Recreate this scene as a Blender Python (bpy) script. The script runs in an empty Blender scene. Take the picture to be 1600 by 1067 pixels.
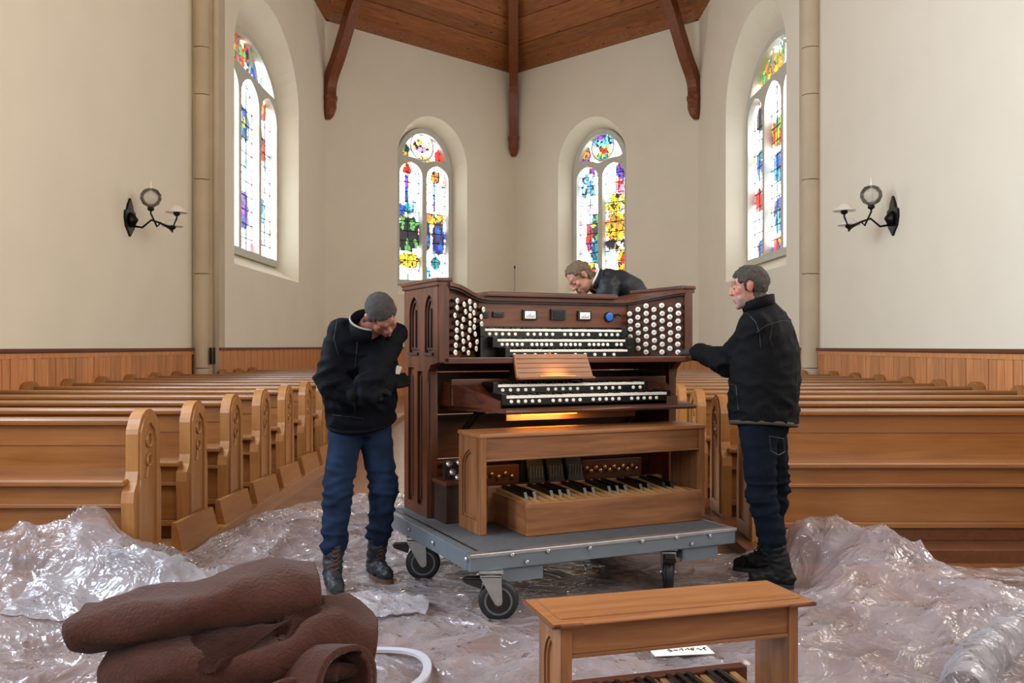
import bpy, bmesh, math, random
from mathutils import Vector, Matrix, noise
from mathutils.geometry import tessellate_polygon
PI = math.pi
random.seed(7)
S = bpy.context.scene
C = S.collection
V = Vector

# ------------------------------------------------------------------ camera
F = 1450.0
HC = 1.35
cd = bpy.data.cameras.new('camera'); cam = bpy.data.objects.new('camera', cd); C.objects.link(cam)
cam.location = (0, 0, HC); cam.rotation_euler = (PI/2, 0, 0)
cd.sensor_width = 36; cd.lens = F/1600*36; cd.shift_y = 7.5/1600; cd.clip_end = 200; cd.clip_start = .05
S.camera = cam
S.view_settings.view_transform = 'Standard'; S.view_settings.look = 'None'
S.view_settings.gamma = 1; S.view_settings.use_curve_mapping = False
S.view_settings.exposure = 0.0
S.cycles.use_denoising = True
S.cycles.max_bounces = 8; S.cycles.diffuse_bounces = 5; S.cycles.transparent_max_bounces = 16
S.cycles.sample_clamp_indirect = 6

# world: pale daylight sky
w = bpy.data.worlds.new('sky'); S.world = w; w.use_nodes = True
bg = w.node_tree.nodes['Background']; bg.inputs[0].default_value = (.80, .89, 1, 1); bg.inputs[1].default_value = 1.5

def window_light(loc, rot, sx, sy, power, col):
    l = bpy.data.lights.new('daylight', 'AREA'); l.shape = 'RECTANGLE'; l.size = sx; l.size_y = sy
    l.energy = power; l.color = col
    o = bpy.data.objects.new('daylight', l); C.objects.link(o); o.location = loc; o.rotation_euler = rot
    return o
R = math.radians
# daylight through the tall nave windows behind and beside the camera
for y in (-2.5, 2.2, 6.4):
    window_light((-5.0, y, 4.6), (0, R(-90), 0), 4.2, 2.0, 490, (.72, .85, 1))      # left side, faces +X
for y in (-2.5, 2.0, 6.0):
    window_light((4.8, y, 4.6), (0, R(90), 0), 4.2, 2.0, 205, (1, .96, .90))         # right side
window_light((0, -8.8, 6), (R(90), 0, 0), 6, 5, 60, (.97, .98, 1))                  # west window
# daylight just inside the four apse windows is carried by the lit glass itself

# ------------------------------------------------------------------ materials
def srgb(r, g, b):
    f = lambda c: (c/255/12.92) if c/255 <= .04045 else ((c/255+.055)/1.055)**2.4
    return (f(r), f(g), f(b), 1)
BRIGHT = {'painted_plaster', 'pale_sandstone', 'painted_stone', 'ivory_white', 'dial_face', 'white_paper', 'white_tape', 'grey_fleece', 'amber_lamp', 'blue_dial', 'brass', 'zinc_plated', 'grey_steel'}
def alb(name, c): return c if name in BRIGHT else tuple(x*{'wainscot_oak': 1.0, 'ceiling_pine': 1.0, 'brace_wood': .8}.get(name, .5) for x in c[:3])+(1,)
def newmat(name):
    m = bpy.data.materials.new(name); m.use_nodes = True
    nt = m.node_tree; b = nt.nodes['Principled BSDF']
    return m, nt, b
def N(nt, t, **kw):
    n = nt.nodes.new(t)
    for k, v in kw.items(): setattr(n, k, v)
    return n
def plain(name, col, rough=.5, metal=0, spec=.5, noise_amt=.12, scale=6, bump=0, bscale=60, emit=None, coat=0, sheen=0):
    m, nt, b = newmat(name)
    b.inputs['Roughness'].default_value = rough; b.inputs['Metallic'].default_value = metal
    b.inputs['Specular IOR Level'].default_value = spec
    b.inputs['Coat Weight'].default_value = coat
    b.inputs['Sheen Weight'].default_value = sheen
    tc = N(nt, 'ShaderNodeTexCoord'); n = N(nt, 'ShaderNodeTexNoise'); n.inputs['Scale'].default_value = scale
    n.inputs['Detail'].default_value = 6
    nt.links.new(tc.outputs['Object'], n.inputs['Vector'])
    r = N(nt, 'ShaderNodeValToRGB'); c = alb(name, srgb(*col))
    r.color_ramp.elements[0].position = .3; r.color_ramp.elements[1].position = .7
    r.color_ramp.elements[0].color = tuple(x*(1-noise_amt) for x in c[:3])+(1,)
    r.color_ramp.elements[1].color = tuple(min(1, x*(1+noise_amt)) for x in c[:3])+(1,)
    nt.links.new(n.outputs['Fac'], r.inputs['Fac']); nt.links.new(r.outputs['Color'], b.inputs['Base Color'])
    if bump:
        n2 = N(nt, 'ShaderNodeTexNoise'); n2.inputs['Scale'].default_value = bscale; n2.inputs['Detail'].default_value = 5
        nt.links.new(tc.outputs['Object'], n2.inputs['Vector'])
        bp = N(nt, 'ShaderNodeBump'); bp.inputs['Strength'].default_value = bump; bp.inputs['Distance'].default_value = .02
        nt.links.new(n2.outputs['Fac'], bp.inputs['Height']); nt.links.new(bp.outputs['Normal'], b.inputs['Normal'])
    if emit:
        b.inputs['Emission Color'].default_value = srgb(*emit[0]); b.inputs['Emission Strength'].default_value = emit[1]
    return m
def wood(name, dark, light, axis='x', rough=.4, scale=1.0, vary=.25, knots=False, coat=.0):
    m, nt, b = newmat(name)
    tc = N(nt, 'ShaderNodeTexCoord'); mp = N(nt, 'ShaderNodeMapping')
    s = {'x': (1.2, 14, 14), 'y': (14, 1.2, 14), 'z': (14, 14, 1.2)}[axis]
    mp.inputs['Scale'].default_value = tuple(v*scale for v in s)
    oi = N(nt, 'ShaderNodeObjectInfo')
    nt.links.new(tc.outputs['Object'], mp.inputs['Vector'])
    mul = N(nt, 'ShaderNodeMath', operation='MULTIPLY'); mul.inputs[1].default_value = 37
    nt.links.new(oi.outputs['Random'], mul.inputs[0])
    n = N(nt, 'ShaderNodeTexNoise', noise_dimensions='4D'); n.inputs['Scale'].default_value = 1.6; n.inputs['Detail'].default_value = 8
    n.inputs['Roughness'].default_value = .62; n.inputs['Distortion'].default_value = .6
    nt.links.new(mp.outputs[0], n.inputs['Vector']); nt.links.new(mul.outputs[0], n.inputs['W'])
    r = N(nt, 'ShaderNodeValToRGB')
    r.color_ramp.elements[0].position = .32; r.color_ramp.elements[1].position = .68
    r.color_ramp.elements[0].color = alb(name, srgb(*dark)); r.color_ramp.elements[1].color = alb(name, srgb(*light))
    nt.links.new(n.outputs['Fac'], r.inputs['Fac'])
    hs = N(nt, 'ShaderNodeHueSaturation')
    mr = N(nt, 'ShaderNodeMapRange'); mr.inputs['To Min'].default_value = 1-vary; mr.inputs['To Max'].default_value = 1+vary
    nt.links.new(oi.outputs['Random'], mr.inputs['Value']); nt.links.new(mr.outputs[0], hs.inputs['Value'])
    nt.links.new(r.outputs['Color'], hs.inputs['Color'])
    last = hs.outputs['Color']
    if knots:
        vo = N(nt, 'ShaderNodeTexVoronoi'); mp2 = N(nt, 'ShaderNodeMapping')
        s2 = {'x': (.9, 2.2, 2.2), 'y': (2.2, .9, 2.2), 'z': (2.2, 2.2, .9)}[axis]
        mp2.inputs['Scale'].default_value = s2; vo.inputs['Scale'].default_value = 1.7
        nt.links.new(tc.outputs['Object'], mp2.inputs['Vector']); nt.links.new(mp2.outputs[0], vo.inputs['Vector'])
        kr = N(nt, 'ShaderNodeValToRGB'); kr.color_ramp.elements[0].position = .05; kr.color_ramp.elements[1].position = .13
        kr.color_ramp.elements[0].color = (.25, .2, .15, 1); kr.color_ramp.elements[1].color = (1, 1, 1, 1)
        nt.links.new(vo.outputs['Distance'], kr.inputs['Fac'])
        mx = N(nt, 'ShaderNodeMix', data_type='RGBA', blend_type='MULTIPLY'); mx.inputs[0].default_value = 1
        nt.links.new(last, mx.inputs[6]); nt.links.new(kr.outputs['Color'], mx.inputs[7]); last = mx.outputs[2]
    nt.links.new(last, b.inputs['Base Color'])
    b.inputs['Roughness'].default_value = rough; b.inputs['Coat Weight'].default_value = coat
    b.inputs['Coat Roughness'].default_value = .2
    bp = N(nt, 'ShaderNodeBump'); bp.inputs['Strength'].default_value = .12; bp.inputs['Distance'].default_value = .004
    nt.links.new(n.outputs['Fac'], bp.inputs['Height']); nt.links.new(bp.outputs['Normal'], b.inputs['Normal'])
    return m
M = {}
for ax in 'xyz':
    M['con'+ax] = wood('console_wood_'+ax, (70, 31, 16), (134, 72, 42), ax, .38, vary=.06)
    M['ben'+ax] = wood('bench_wood_'+ax, (136, 82, 44), (194, 132, 84), ax, .42, vary=.06)
    M['pew'+ax] = wood('pew_oak_'+ax, *(((176, 108, 50), (208, 140, 76)) if ax == 'x' else ((204, 134, 72), (232, 168, 102))), ax, .32, vary=.05, scale=.7, coat=.5 if ax == 'x' else .15)  # y and z paler: light on the pew-end aisle faces is put into the colour
    M['top'+ax] = wood('bench_top_'+ax, (172, 104, 54), (206, 140, 84), ax, .36, vary=.04)
M['name'] = wood('name_board_wood', (104, 52, 28), (160, 92, 56), 'x', .4, vary=.02)
M['darkx'] = wood('dark_wood', (38, 18, 11), (66, 34, 22), 'x', .5, vary=.05)
M['board'] = wood('wainscot_oak', (186, 118, 70), (216, 152, 98), 'z', .45, vary=.16)
M['cap'] = wood('cap_wood', (120, 66, 36), (150, 88, 52), 'y', .4, vary=.05)
M['floorb'] = wood('floor_oak', (150, 92, 52), (196, 132, 82), 'x', .3, vary=.16, coat=.3)
M['ceilx'] = wood('ceiling_pine', (118, 66, 28), (168, 102, 50), 'x', .55, vary=.2, knots=True)
M['brace'] = wood('brace_wood', (112, 56, 28), (156, 84, 44), 'z', .4, vary=.08)
M['pedal'] = wood('pedal_maple', (200, 140, 80), (228, 176, 112), 'y', .4, vary=.12)
M['wall'] = plain('painted_plaster', (237, 230, 211), .85, spec=.2, noise_amt=.02, scale=1.2, bump=.08, bscale=12)
M['stone'] = plain('pale_sandstone', (200, 184, 158), .8, spec=.2, noise_amt=.07, scale=2.0, bump=.12, bscale=30)
M['tracery'] = plain('painted_stone', (204, 204, 192), .8, spec=.2, noise_amt=.04)
M['lead'] = plain('lead', (60, 58, 56), .5, .4)
M['black'] = plain('black_lacquer', (16, 15, 15), .35)
M['ebony'] = plain('ebony', (14, 12, 11), .3)
M['ivory'] = plain('ivory_white', (236, 232, 222), .3, noise_amt=.03)
M['knobdark'] = plain('knob_stem', (44, 22, 16), .4)
M['screen'] = plain('dark_screen', (12, 14, 20), .15)
M['dial'] = plain('dial_face', (236, 236, 232), .4, noise_amt=.02, emit=((240, 240, 235), .35))
M['blue'] = plain('blue_dial', (20, 90, 170), .25, noise_amt=.2, emit=((20, 90, 190), .25))
M['brass'] = plain('brass', (196, 150, 80), .3, .9)
M['amber'] = plain('amber_lamp', (255, 170, 70), .4, emit=((255, 160, 50), 3))
M['steel'] = plain('grey_steel', (112, 122, 130), .38, .55, noise_amt=.1, scale=3)
M['zinc'] = plain('zinc_plated', (168, 170, 170), .28, .85, noise_amt=.1, scale=20)
M['deck'] = plain('grey_deck', (96, 98, 102), .7, noise_amt=.2, scale=30, bump=.2, bscale=300)
M['rubber'] = plain('black_rubber', (20, 20, 22), .55)
M['hub'] = plain('hub_grey', (120, 122, 128), .4, .2)
M['hubd'] = plain('hub_black', (26, 18, 18), .4)
M['iron'] = plain('wrought_iron', (20, 19, 18), .45, .5)
M['jacket'] = plain('dark_jacket', (14, 17, 25), .8, spec=.1, noise_amt=.2, scale=8, bump=.25, bscale=160)
M['jacketb'] = plain('black_jacket', (13, 14, 18), .8, spec=.12, noise_amt=.2, scale=8, bump=.25, bscale=160)
M['puffer'] = plain('charcoal_jacket', (30, 33, 40), .6, spec=.3, noise_amt=.2, scale=8, bump=.15, bscale=60)
M['fleece'] = plain('grey_fleece', (140, 136, 128), .9, bump=.4, bscale=200)
M['hem'] = plain('olive_hem', (78, 68, 54), .9)
M['jeans'] = plain('blue_denim', (34, 50, 76), .9, spec=.08, noise_amt=.35, scale=7, bump=.3, bscale=260)
M['jeansd'] = plain('dark_denim', (22, 29, 42), .9, spec=.08, noise_amt=.35, scale=7, bump=.3, bscale=260)
M['boot'] = plain('boot_leather', (46, 50, 58), .55, spec=.3, noise_amt=.3, scale=14)
M['bootb'] = plain('black_boot', (16, 15, 16), .65, spec=.25, noise_amt=.2, scale=14)
M['sole'] = plain('tan_sole', (110, 72, 44), .7)
M['lace'] = plain('brown_lace', (104, 62, 38), .8)
M['glove'] = plain('work_glove', (20, 18, 18), .8, spec=.2, noise_amt=.3, scale=30, bump=.3, bscale=200)
M['gloveg'] = plain('grey_glove', (66, 58, 54), .8, noise_amt=.3, scale=30, bump=.3, bscale=200)
M['hairg'] = plain('greying_hair', (84, 74, 62), .75, noise_amt=.5, scale=60, bump=.8, bscale=180)
M['hairs'] = plain('cropped_hair', (74, 68, 66), .85, noise_amt=.3, scale=80, bump=.6, bscale=300)
M['hairf'] = plain('fair_hair', (140, 116, 88), .8, noise_amt=.3, scale=60, bump=.8, bscale=180)
M['felt'] = plain('brown_felt', (92, 56, 46), .95, spec=.1, noise_amt=.12, scale=20, bump=.5, bscale=90, sheen=.08)
M['paper'] = plain('white_paper', (232, 230, 226), .7, noise_amt=.02)
M['ink'] = plain('black_ink', (24, 24, 28), .6)
M['tape'] = plain('white_tape', (176, 176, 186), .4, noise_amt=.03)
M['crate'] = wood('crate_pine', (170, 130, 84), (200, 160, 112), 'x', .6)

def vcol_mat(name, strength=None, rough=.5, sss=0):
    m, nt, b = newmat(name)
    a = N(nt, 'ShaderNodeAttribute', attribute_name='Col')
    nt.links.new(a.outputs['Color'], b.inputs['Base Color'])
    b.inputs['Roughness'].default_value = rough
    if strength:
        nt.links.new(a.outputs['Color'], b.inputs['Emission Color']); b.inputs['Emission Strength'].default_value = strength
        b.inputs['Base Color'].default_value = (0, 0, 0, 1)
    if sss:
        b.inputs['Subsurface Weight'].default_value = sss; b.inputs['Subsurface Radius'].default_value = (.01, .004, .002)
    return m
M['glass'] = vcol_mat('stained_glass', 7.5, .2)
M['skin'] = vcol_mat('skin', None, .5, .1)

def clear_glass(name, tint, a=.35):
    m, nt, b = newmat(name)
    out = nt.nodes['Material Output']; nt.nodes.remove(b)
    t = N(nt, 'ShaderNodeBsdfTransparent'); g = N(nt, 'ShaderNodeBsdfGlossy'); g.inputs['Roughness'].default_value = .05
    d = N(nt, 'ShaderNodeBsdfTranslucent'); d.inputs['Color'].default_value = srgb(*tint)
    fr = N(nt, 'ShaderNodeFresnel'); fr.inputs['IOR'].default_value = 1.5
    m1 = N(nt, 'ShaderNodeMixShader'); m1.inputs[0].default_value = a
    nt.links.new(t.outputs[0], m1.inputs[1]); nt.links.new(d.outputs[0], m1.inputs[2])
    m2 = N(nt, 'ShaderNodeMixShader'); nt.links.new(fr.outputs[0], m2.inputs[0])
    nt.links.new(m1.outputs[0], m2.inputs[1]); nt.links.new(g.outputs[0], m2.inputs[2])
    nt.links.new(m2.outputs[0], out.inputs[0])
    return m
M['lampglass'] = clear_glass('lamp_glass', (250, 250, 245), .3)

def plastic_mat(name, opacity, tint):
    m, nt, b = newmat(name)
    out = nt.nodes['Material Output']; nt.nodes.remove(b)
    tc = N(nt, 'ShaderNodeTexCoord')
    n1 = N(nt, 'ShaderNodeTexNoise', noise_type='RIDGED_MULTIFRACTAL'); n1.inputs['Scale'].default_value = 3.6; n1.inputs['Detail'].default_value = 3.5; n1.inputs['Distortion'].default_value = .5; n1.inputs['Offset'].default_value = 1.0; n1.inputs['Gain'].default_value = 2.0
    n2 = N(nt, 'ShaderNodeTexVoronoi', feature='DISTANCE_TO_EDGE'); n2.inputs['Scale'].default_value = 7
    wp = N(nt, 'ShaderNodeTexNoise'); wp.inputs['Scale'].default_value = 4; wp.inputs['Detail'].default_value = 4
    ad = N(nt, 'ShaderNodeVectorMath', operation='MULTIPLY_ADD'); ad.inputs[1].default_value = (.7, .7, .7)
    nt.links.new(tc.outputs['Object'], wp.inputs['Vector']); nt.links.new(wp.outputs['Color'], ad.inputs[0]); nt.links.new(tc.outputs['Object'], ad.inputs[2])
    nt.links.new(ad.outputs[0], n2.inputs['Vector']); nt.links.new(tc.outputs['Object'], n1.inputs['Vector'])
    b1 = N(nt, 'ShaderNodeBump'); b1.inputs['Strength'].default_value = .8; b1.inputs['Distance'].default_value = .03
    b2 = N(nt, 'ShaderNodeBump'); b2.inputs['Strength'].default_value = .35; b2.inputs['Distance'].default_value = .02
    nt.links.new(n1.outputs['Fac'], b1.inputs['Height']); nt.links.new(n2.outputs['Distance'], b2.inputs['Height'])
    nt.links.new(b1.outputs['Normal'], b2.inputs['Normal'])
    t = N(nt, 'ShaderNodeBsdfTransparent'); t.inputs[0].default_value = (.96, .96, .96, 1)
    d = N(nt, 'ShaderNodeBsdfDiffuse'); d.inputs['Color'].default_value = srgb(*tint)
    tl = N(nt, 'ShaderNodeBsdfTranslucent'); tl.inputs['Color'].default_value = srgb(*tint)
    g = N(nt, 'ShaderNodeBsdfGlossy'); g.inputs['Roughness'].default_value = .07; g.inputs['Color'].default_value = (1, 1, 1, 1)
    for s in (d, g, tl): nt.links.new(b2.outputs['Normal'], s.inputs['Normal'])
    md = N(nt, 'ShaderNodeMixShader'); md.inputs[0].default_value = .4
    nt.links.new(d.outputs[0], md.inputs[1]); nt.links.new(tl.outputs[0], md.inputs[2])
    m1 = N(nt, 'ShaderNodeMixShader')
    op = N(nt, 'ShaderNodeMapRange'); op.inputs['From Min'].default_value = .2; op.inputs['From Max'].default_value = 1.8
    op.inputs['To Min'].default_value = opacity*.7; op.inputs['To Max'].default_value = min(1, opacity*1.5)
    nt.links.new(n1.outputs['Fac'], op.inputs['Value']); nt.links.new(op.outputs[0], m1.inputs[0])
    nt.links.new(t.outputs[0], m1.inputs[1]); nt.links.new(md.outputs[0], m1.inputs[2])
    fr = N(nt, 'ShaderNodeFresnel'); fr.inputs['IOR'].default_value = 1.5; nt.links.new(b2.outputs['Normal'], fr.inputs['Normal'])
    fa = N(nt, 'ShaderNodeMath', operation='MULTIPLY_ADD'); fa.inputs[1].default_value = .75; fa.inputs[2].default_value = .0
    nt.links.new(fr.outputs[0], fa.inputs[0])
    m2 = N(nt, 'ShaderNodeMixShader'); nt.links.new(fa.outputs[0], m2.inputs[0])
    nt.links.new(m1.outputs[0], m2.inputs[1]); nt.links.new(g.outputs[0], m2.inputs[2])
    nt.links.new(m2.outputs[0], out.inputs[0])
    return m
M['plastic'] = plastic_mat('polythene_sheet', .36, (210, 203, 210))
M['plasticw'] = plastic_mat('milky_polythene', .60, (186, 183, 190))

# ------------------------------------------------------------------ helpers
def W(px, py, Y):
    return V(((px-800)/F*Y, Y, HC-(py-541)/F*Y))
def meta(o, label=None, cat=None, group=None, kind=None):
    if label: o['label'] = label
    if cat: o['category'] = cat
    if group: o['group'] = group
    if kind: o['kind'] = kind
    return o
def empty(name, loc=(0, 0, 0), rz=0, **kw):
    o = bpy.data.objects.new(name, None); C.objects.link(o); o.location = loc; o.rotation_euler = (0, 0, rz)
    o.empty_display_size = .1
    return meta(o, **kw)
def link(name, me, mat, parent=None, **kw):
    o = bpy.data.objects.new(name, me); C.objects.link(o)
    if mat and not me.materials: me.materials.append(mat)
    if parent: o.parent = parent
    return meta(o, **kw)
class MB:
    def __init__(s): s.b = bmesh.new()
    def quadbox(s, pts):   # 8 pts: bottom 4 ccw, top 4
        v = [s.b.verts.new(p) for p in pts]
        for f in ((3, 2, 1, 0), (4, 5, 6, 7), (0, 1, 5, 4), (1, 2, 6, 5), (2, 3, 7, 6), (3, 0, 4, 7)):
            s.b.faces.new([v[i] for i in f])
        return s
    def box(s, x0, x1, y0, y1, z0, z1, bev=0, mat=None):
        pts = [V(p) for p in ((x0, y0, z0), (x1, y0, z0), (x1, y1, z0), (x0, y1, z0), (x0, y0, z1), (x1, y0, z1), (x1, y1, z1), (x0, y1, z1))]
        if mat: pts = [mat @ p for p in pts]
        if not bev: return s.quadbox(pts)
        t = bmesh.new(); v = [t.verts.new(p) for p in pts]
        for f in ((3, 2, 1, 0), (4, 5, 6, 7), (0, 1, 5, 4), (1, 2, 6, 5), (2, 3, 7, 6), (3, 0, 4, 7)):
            t.faces.new([v[i] for i in f])
        bmesh.ops.bevel(t, geom=t.edges[:], offset=bev, segments=2, affect='EDGES', profile=.6)
        s.merge(t); return s
    def merge(s, t):
        m = bpy.data.meshes.new('t'); t.to_mesh(m); s.b.from_mesh(m); bpy.data.meshes.remove(m); t.free()
    def tube(s, pts, rad, seg=8, cap=True, flat=1.0):
        pts = [V(p) for p in pts]; n = len(pts)
        rr = rad if isinstance(rad, (list, tuple)) else [rad]*n
        rings = []; up = V((0, 0, 1)); prev = None
        for i, p in enumerate(pts):
            d = (pts[min(i+1, n-1)]-pts[max(i-1, 0)]).normalized()
            if prev is None:
                a = d.orthogonal().normalized() if abs(d.z) > .9 else d.cross(up).normalized()
            else:
                a = (prev-d*prev.dot(d)).normalized()
            prev = a; b2 = d.cross(a)
            rings.append([s.b.verts.new(p+(a*math.cos(2*PI*k/seg)+b2*math.sin(2*PI*k/seg)*flat)*rr[i]) for k in range(seg)])
        for i in range(n-1):
            for k in range(seg):
                s.b.faces.new((rings[i][k], rings[i][(k+1) % seg], rings[i+1][(k+1) % seg], rings[i+1][k]))
        if cap: s.b.faces.new(rings[0][::-1]); s.b.faces.new(rings[-1])
        return s
    def lathe(s, prof, seg=16, mat=Matrix()):    # prof: (r,z)
        rings = []
        for r, z in prof:
            rings.append([s.b.verts.new(mat @ V((max(r, 1e-4)*math.cos(2*PI*k/seg), max(r, 1e-4)*math.sin(2*PI*k/seg), z))) for k in range(seg)])
        for i in range(len(rings)-1):
            for k in range(seg):
                s.b.faces.new((rings[i][k], rings[i][(k+1) % seg], rings[i+1][(k+1) % seg], rings[i+1][k]))
        s.b.faces.new(rings[0][::-1]); s.b.faces.new(rings[-1]); return s
    def plate(s, outer, holes, f, t0, t1):
        """outer, holes: lists of (u,v); f(u,v,t)->point; slab between t0 and t1"""
        loops = [outer]+list(holes)
        tris = tessellate_polygon([[V((p[0], p[1], 0)) for p in l] for l in loops])
        flat = [p for l in loops for p in l]
        a = [s.b.verts.new(f(p[0], p[1], t0)) for p in flat]
        fb = [s.b.verts.new(f(p[0], p[1], t1)) for p in flat] if t1 != t0 else None
        for t in tris:
            try:
                s.b.faces.new([a[i] for i in t])
                if fb: s.b.faces.new([fb[i] for i in t][::-1])
            except ValueError: pass
        if fb:
            k = 0
            for l in loops:
                n = len(l)
                for i in range(n):
                    j = (i+1) % n
                    s.b.faces.new((a[k+i], a[k+j], fb[k+j], fb[k+i]))
                k += n
        return s
    def build(s, name, mat, parent=None, smooth=False, normals=True, **kw):
        if normals: bmesh.ops.recalc_face_normals(s.b, faces=s.b.faces)
        me = bpy.data.meshes.new(name); s.b.to_mesh(me); s.b.free()
        if smooth:
            for p in me.polygons: p.use_smooth = True
        return link(name, me, mat, parent, **kw)
def copy_tree(o, parent=None):
    c = o.copy(); C.objects.link(c)
    if parent: c.parent = parent
    for ch in o.children: copy_tree(ch, c)
    return c
def arch(s0, s1, z0, spring, rise, n=12, pointed=False):
    """closed outline of an arched opening"""
    c = (s0+s1)/2; h = (s1-s0)/2
    out = [(s0, z0), (s1, z0)]
    for i in range(n+1):
        a = PI*i/n
        x = math.cos(a); z = math.sin(a)
        if pointed: z = math.sqrt(max(0, 1-((abs(x)+.35)/1.35)**2))/math.sqrt(1-(.35/1.35)**2)
        out.append((c+h*x, spring+rise*z))
    return out
def smoothstep(a, b, x):
    t = max(0, min(1, (x-a)/(b-a))); return t*t*(3-2*t)

# ------------------------------------------------------------------ setting
XL, XR, YA = -5.1, 4.88, 14.8          # nave walls, chancel arch
AX, YS, YC = 4.7, 23.4, 28.0           # apse half width, end of side walls, apex corner
EZ = 9.66
MB().box(-6, 6, -9.5, 29, -.2, 0).build('floor', M['floorb'], kind='structure')
fl = bpy.data.objects['floor']
bb = MB().box(-.9, .9, 0, .136, 0, .006).build('floorboard', M['floorb'], fl)
first = True; rw = 0; y = 3.8
while y < 9.2:
    x = -2.1-(rw*.73 % 1.8)
    while x < 5:
        if x > -4 and (y < 5.9 or x < 1.6):
            o = bb if first else bb.copy()
            if not first: C.objects.link(o)
            o.location = (x+.9, y, .0); first = False
        x += 1.804
    y += .14; rw += 1
# nave
MB().box(XL-.3, XL, -9, YA, 0, 12).build('wall_left', M['wall'], kind='structure')
MB().box(XR, XR+.3, -9, YA, 0, 12).build('wall_right', M['wall'], kind='structure')
MB().box(XL-.3, XR+.3, -9.3, -9, 0, 12).build('wall_rear', M['wall'], kind='structure')
MB().box(XL-.3, XR+.3, -9.3, YA+.3, 12, 12.3).build('ceiling', M['ceilx'], kind='structure')
MB().box(XL-.3, XR+.3, YA, YA+.3, 10.6, 12).build('wall_chancel_arch', M['wall'], kind='structure')
# apse walls: (P0,P1,window)
def frame2(P0, P1):
    d = V((P1[0]-P0[0], P1[1]-P0[1], 0)); L = d.length; d.normalize()
    n = V((-d.y, d.x, 0))
    return d, n, L
def mkf(P0, P1, sign=1):
    d, n, L = frame2(P0, P1); p = V((P0[0], P0[1], 0))
    return (lambda s, z, t: p+d*s+n*(t*sign)+V((0, 0, z))), L

PW = {}
def col_mix(a, b, t): return tuple(x*(1-t)+y*t for x, y in zip(a, b))
WHITE = (.93, .98, 1)
PAL = [(.85, .04, .03), (.02, .16, .7), (.03, .38, .75), (.95, .62, .03), (.04, .4, .1), (.45, .03, .4), (.95, .3, .02), (.02, .35, .38), (.75, .8, .1), (.9, .25, .35)]
def painter(blobs, seed, border=.6):
    def paint(s, z, edge):
        n = noise.noise(V((s*7, z*7, seed))); n2 = noise.noise(V((s*19, z*19, seed+5)))
        d, pts_ = noise.voronoi(V((s*7+.3*n2, z*5+.3*n, seed*3)))
        idn = int(abs(noise.cell(pts_[0]*3.1))*997); gap = d[1]-d[0]
        for (a0, a1, b0, b1, cols) in blobs:
            cx, cz = (a0+a1)/2, (b0+b1)/2
            q = abs((s-cx)/((a1-a0)/2))**2.6+abs((z-cz)/((b1-b0)/2))**2.6
            if q+n*.6 < 1:
                if gap < .07: return (.03, .025, .03)
                c = cols[idn % len(cols)]; k = .75+.5*((idn//7) % 10)/10
                return tuple(min(1, x*k+.01) for x in c)
        if edge < .05 and (idn % 10) < 6:
            return col_mix(WHITE, PAL[idn % len(PAL)], border)
        if gap < .035 and (idn % 10) < 7: return (.30, .28, .27)
        if idn % 17 == 3: return col_mix(WHITE, PAL[(idn//3) % len(PAL)], .7)
        if idn % 5 == 1: return col_mix(WHITE, PAL[(idn//3) % len(PAL)], .16)
        return WHITE
    return paint
K = (.012, .012, .02)
red, org, yel, blu, cya, grn, pur, tea, pnk = (.85, .03, .02), (.95, .28, .02), (.95, .6, .02), (.02, .1, .55), (.2, .65, .9), (.1, .42, .08), (.3, .05, .45), (.02, .32, .36), (.9, .3, .45)
# blob coordinates: s measured from the window's centre, z in metres
P1 = painter([(-.86, -.05, 4.0, 5.0, [K, K, K, grn]), (-.6, -.35, 4.3, 5.0, [grn, yel, (.6, .75, .1)]), (-.85, -.55, 4.9, 5.3, [red, org, blu]), (-.62, -.25, 5.05, 5.35, [tea, cya]),
    (-.86, -.1, 3.55, 3.98, [yel, (.9, .75, .05), yel]), (.08, .34, 4.05, 4.8, [K, blu]), (.4, .86, 3.95, 4.9, [K, blu, (.02, .02, .2)]), (.15, .85, 4.75, 5.2, [yel, org, (.8, .8, .85)]),
    (.35, .7, 3.55, 3.9, [K, tea]), (.1, .35, 3.25, 3.6, [cya]), (-.66, -.36, 6.15, 6.45, [red, red, org]), (.35, .7, 6.0, 6.35, [grn, K, org]), (-.58, -.48, 5.3, 6.2, [pur, blu]), (.44, .52, 5.2, 6.1, [tea, cya, pur]),
    (-.95, -.4, 6.6, 7.0, [(.25, .12, .05), grn, org]), (.5, .9, 6.5, 7.0, [red, red, org]), (-.1, .4, 6.5, 6.75, [yel, (.7, .5, .2)]), (-.3, .4, 7.3, 7.6, [pur, tea, pnk]), (-.3, .3, 6.8, 7.2, [WHITE, yel, pnk, (.6, .8, .9), WHITE])], 1)
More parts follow.
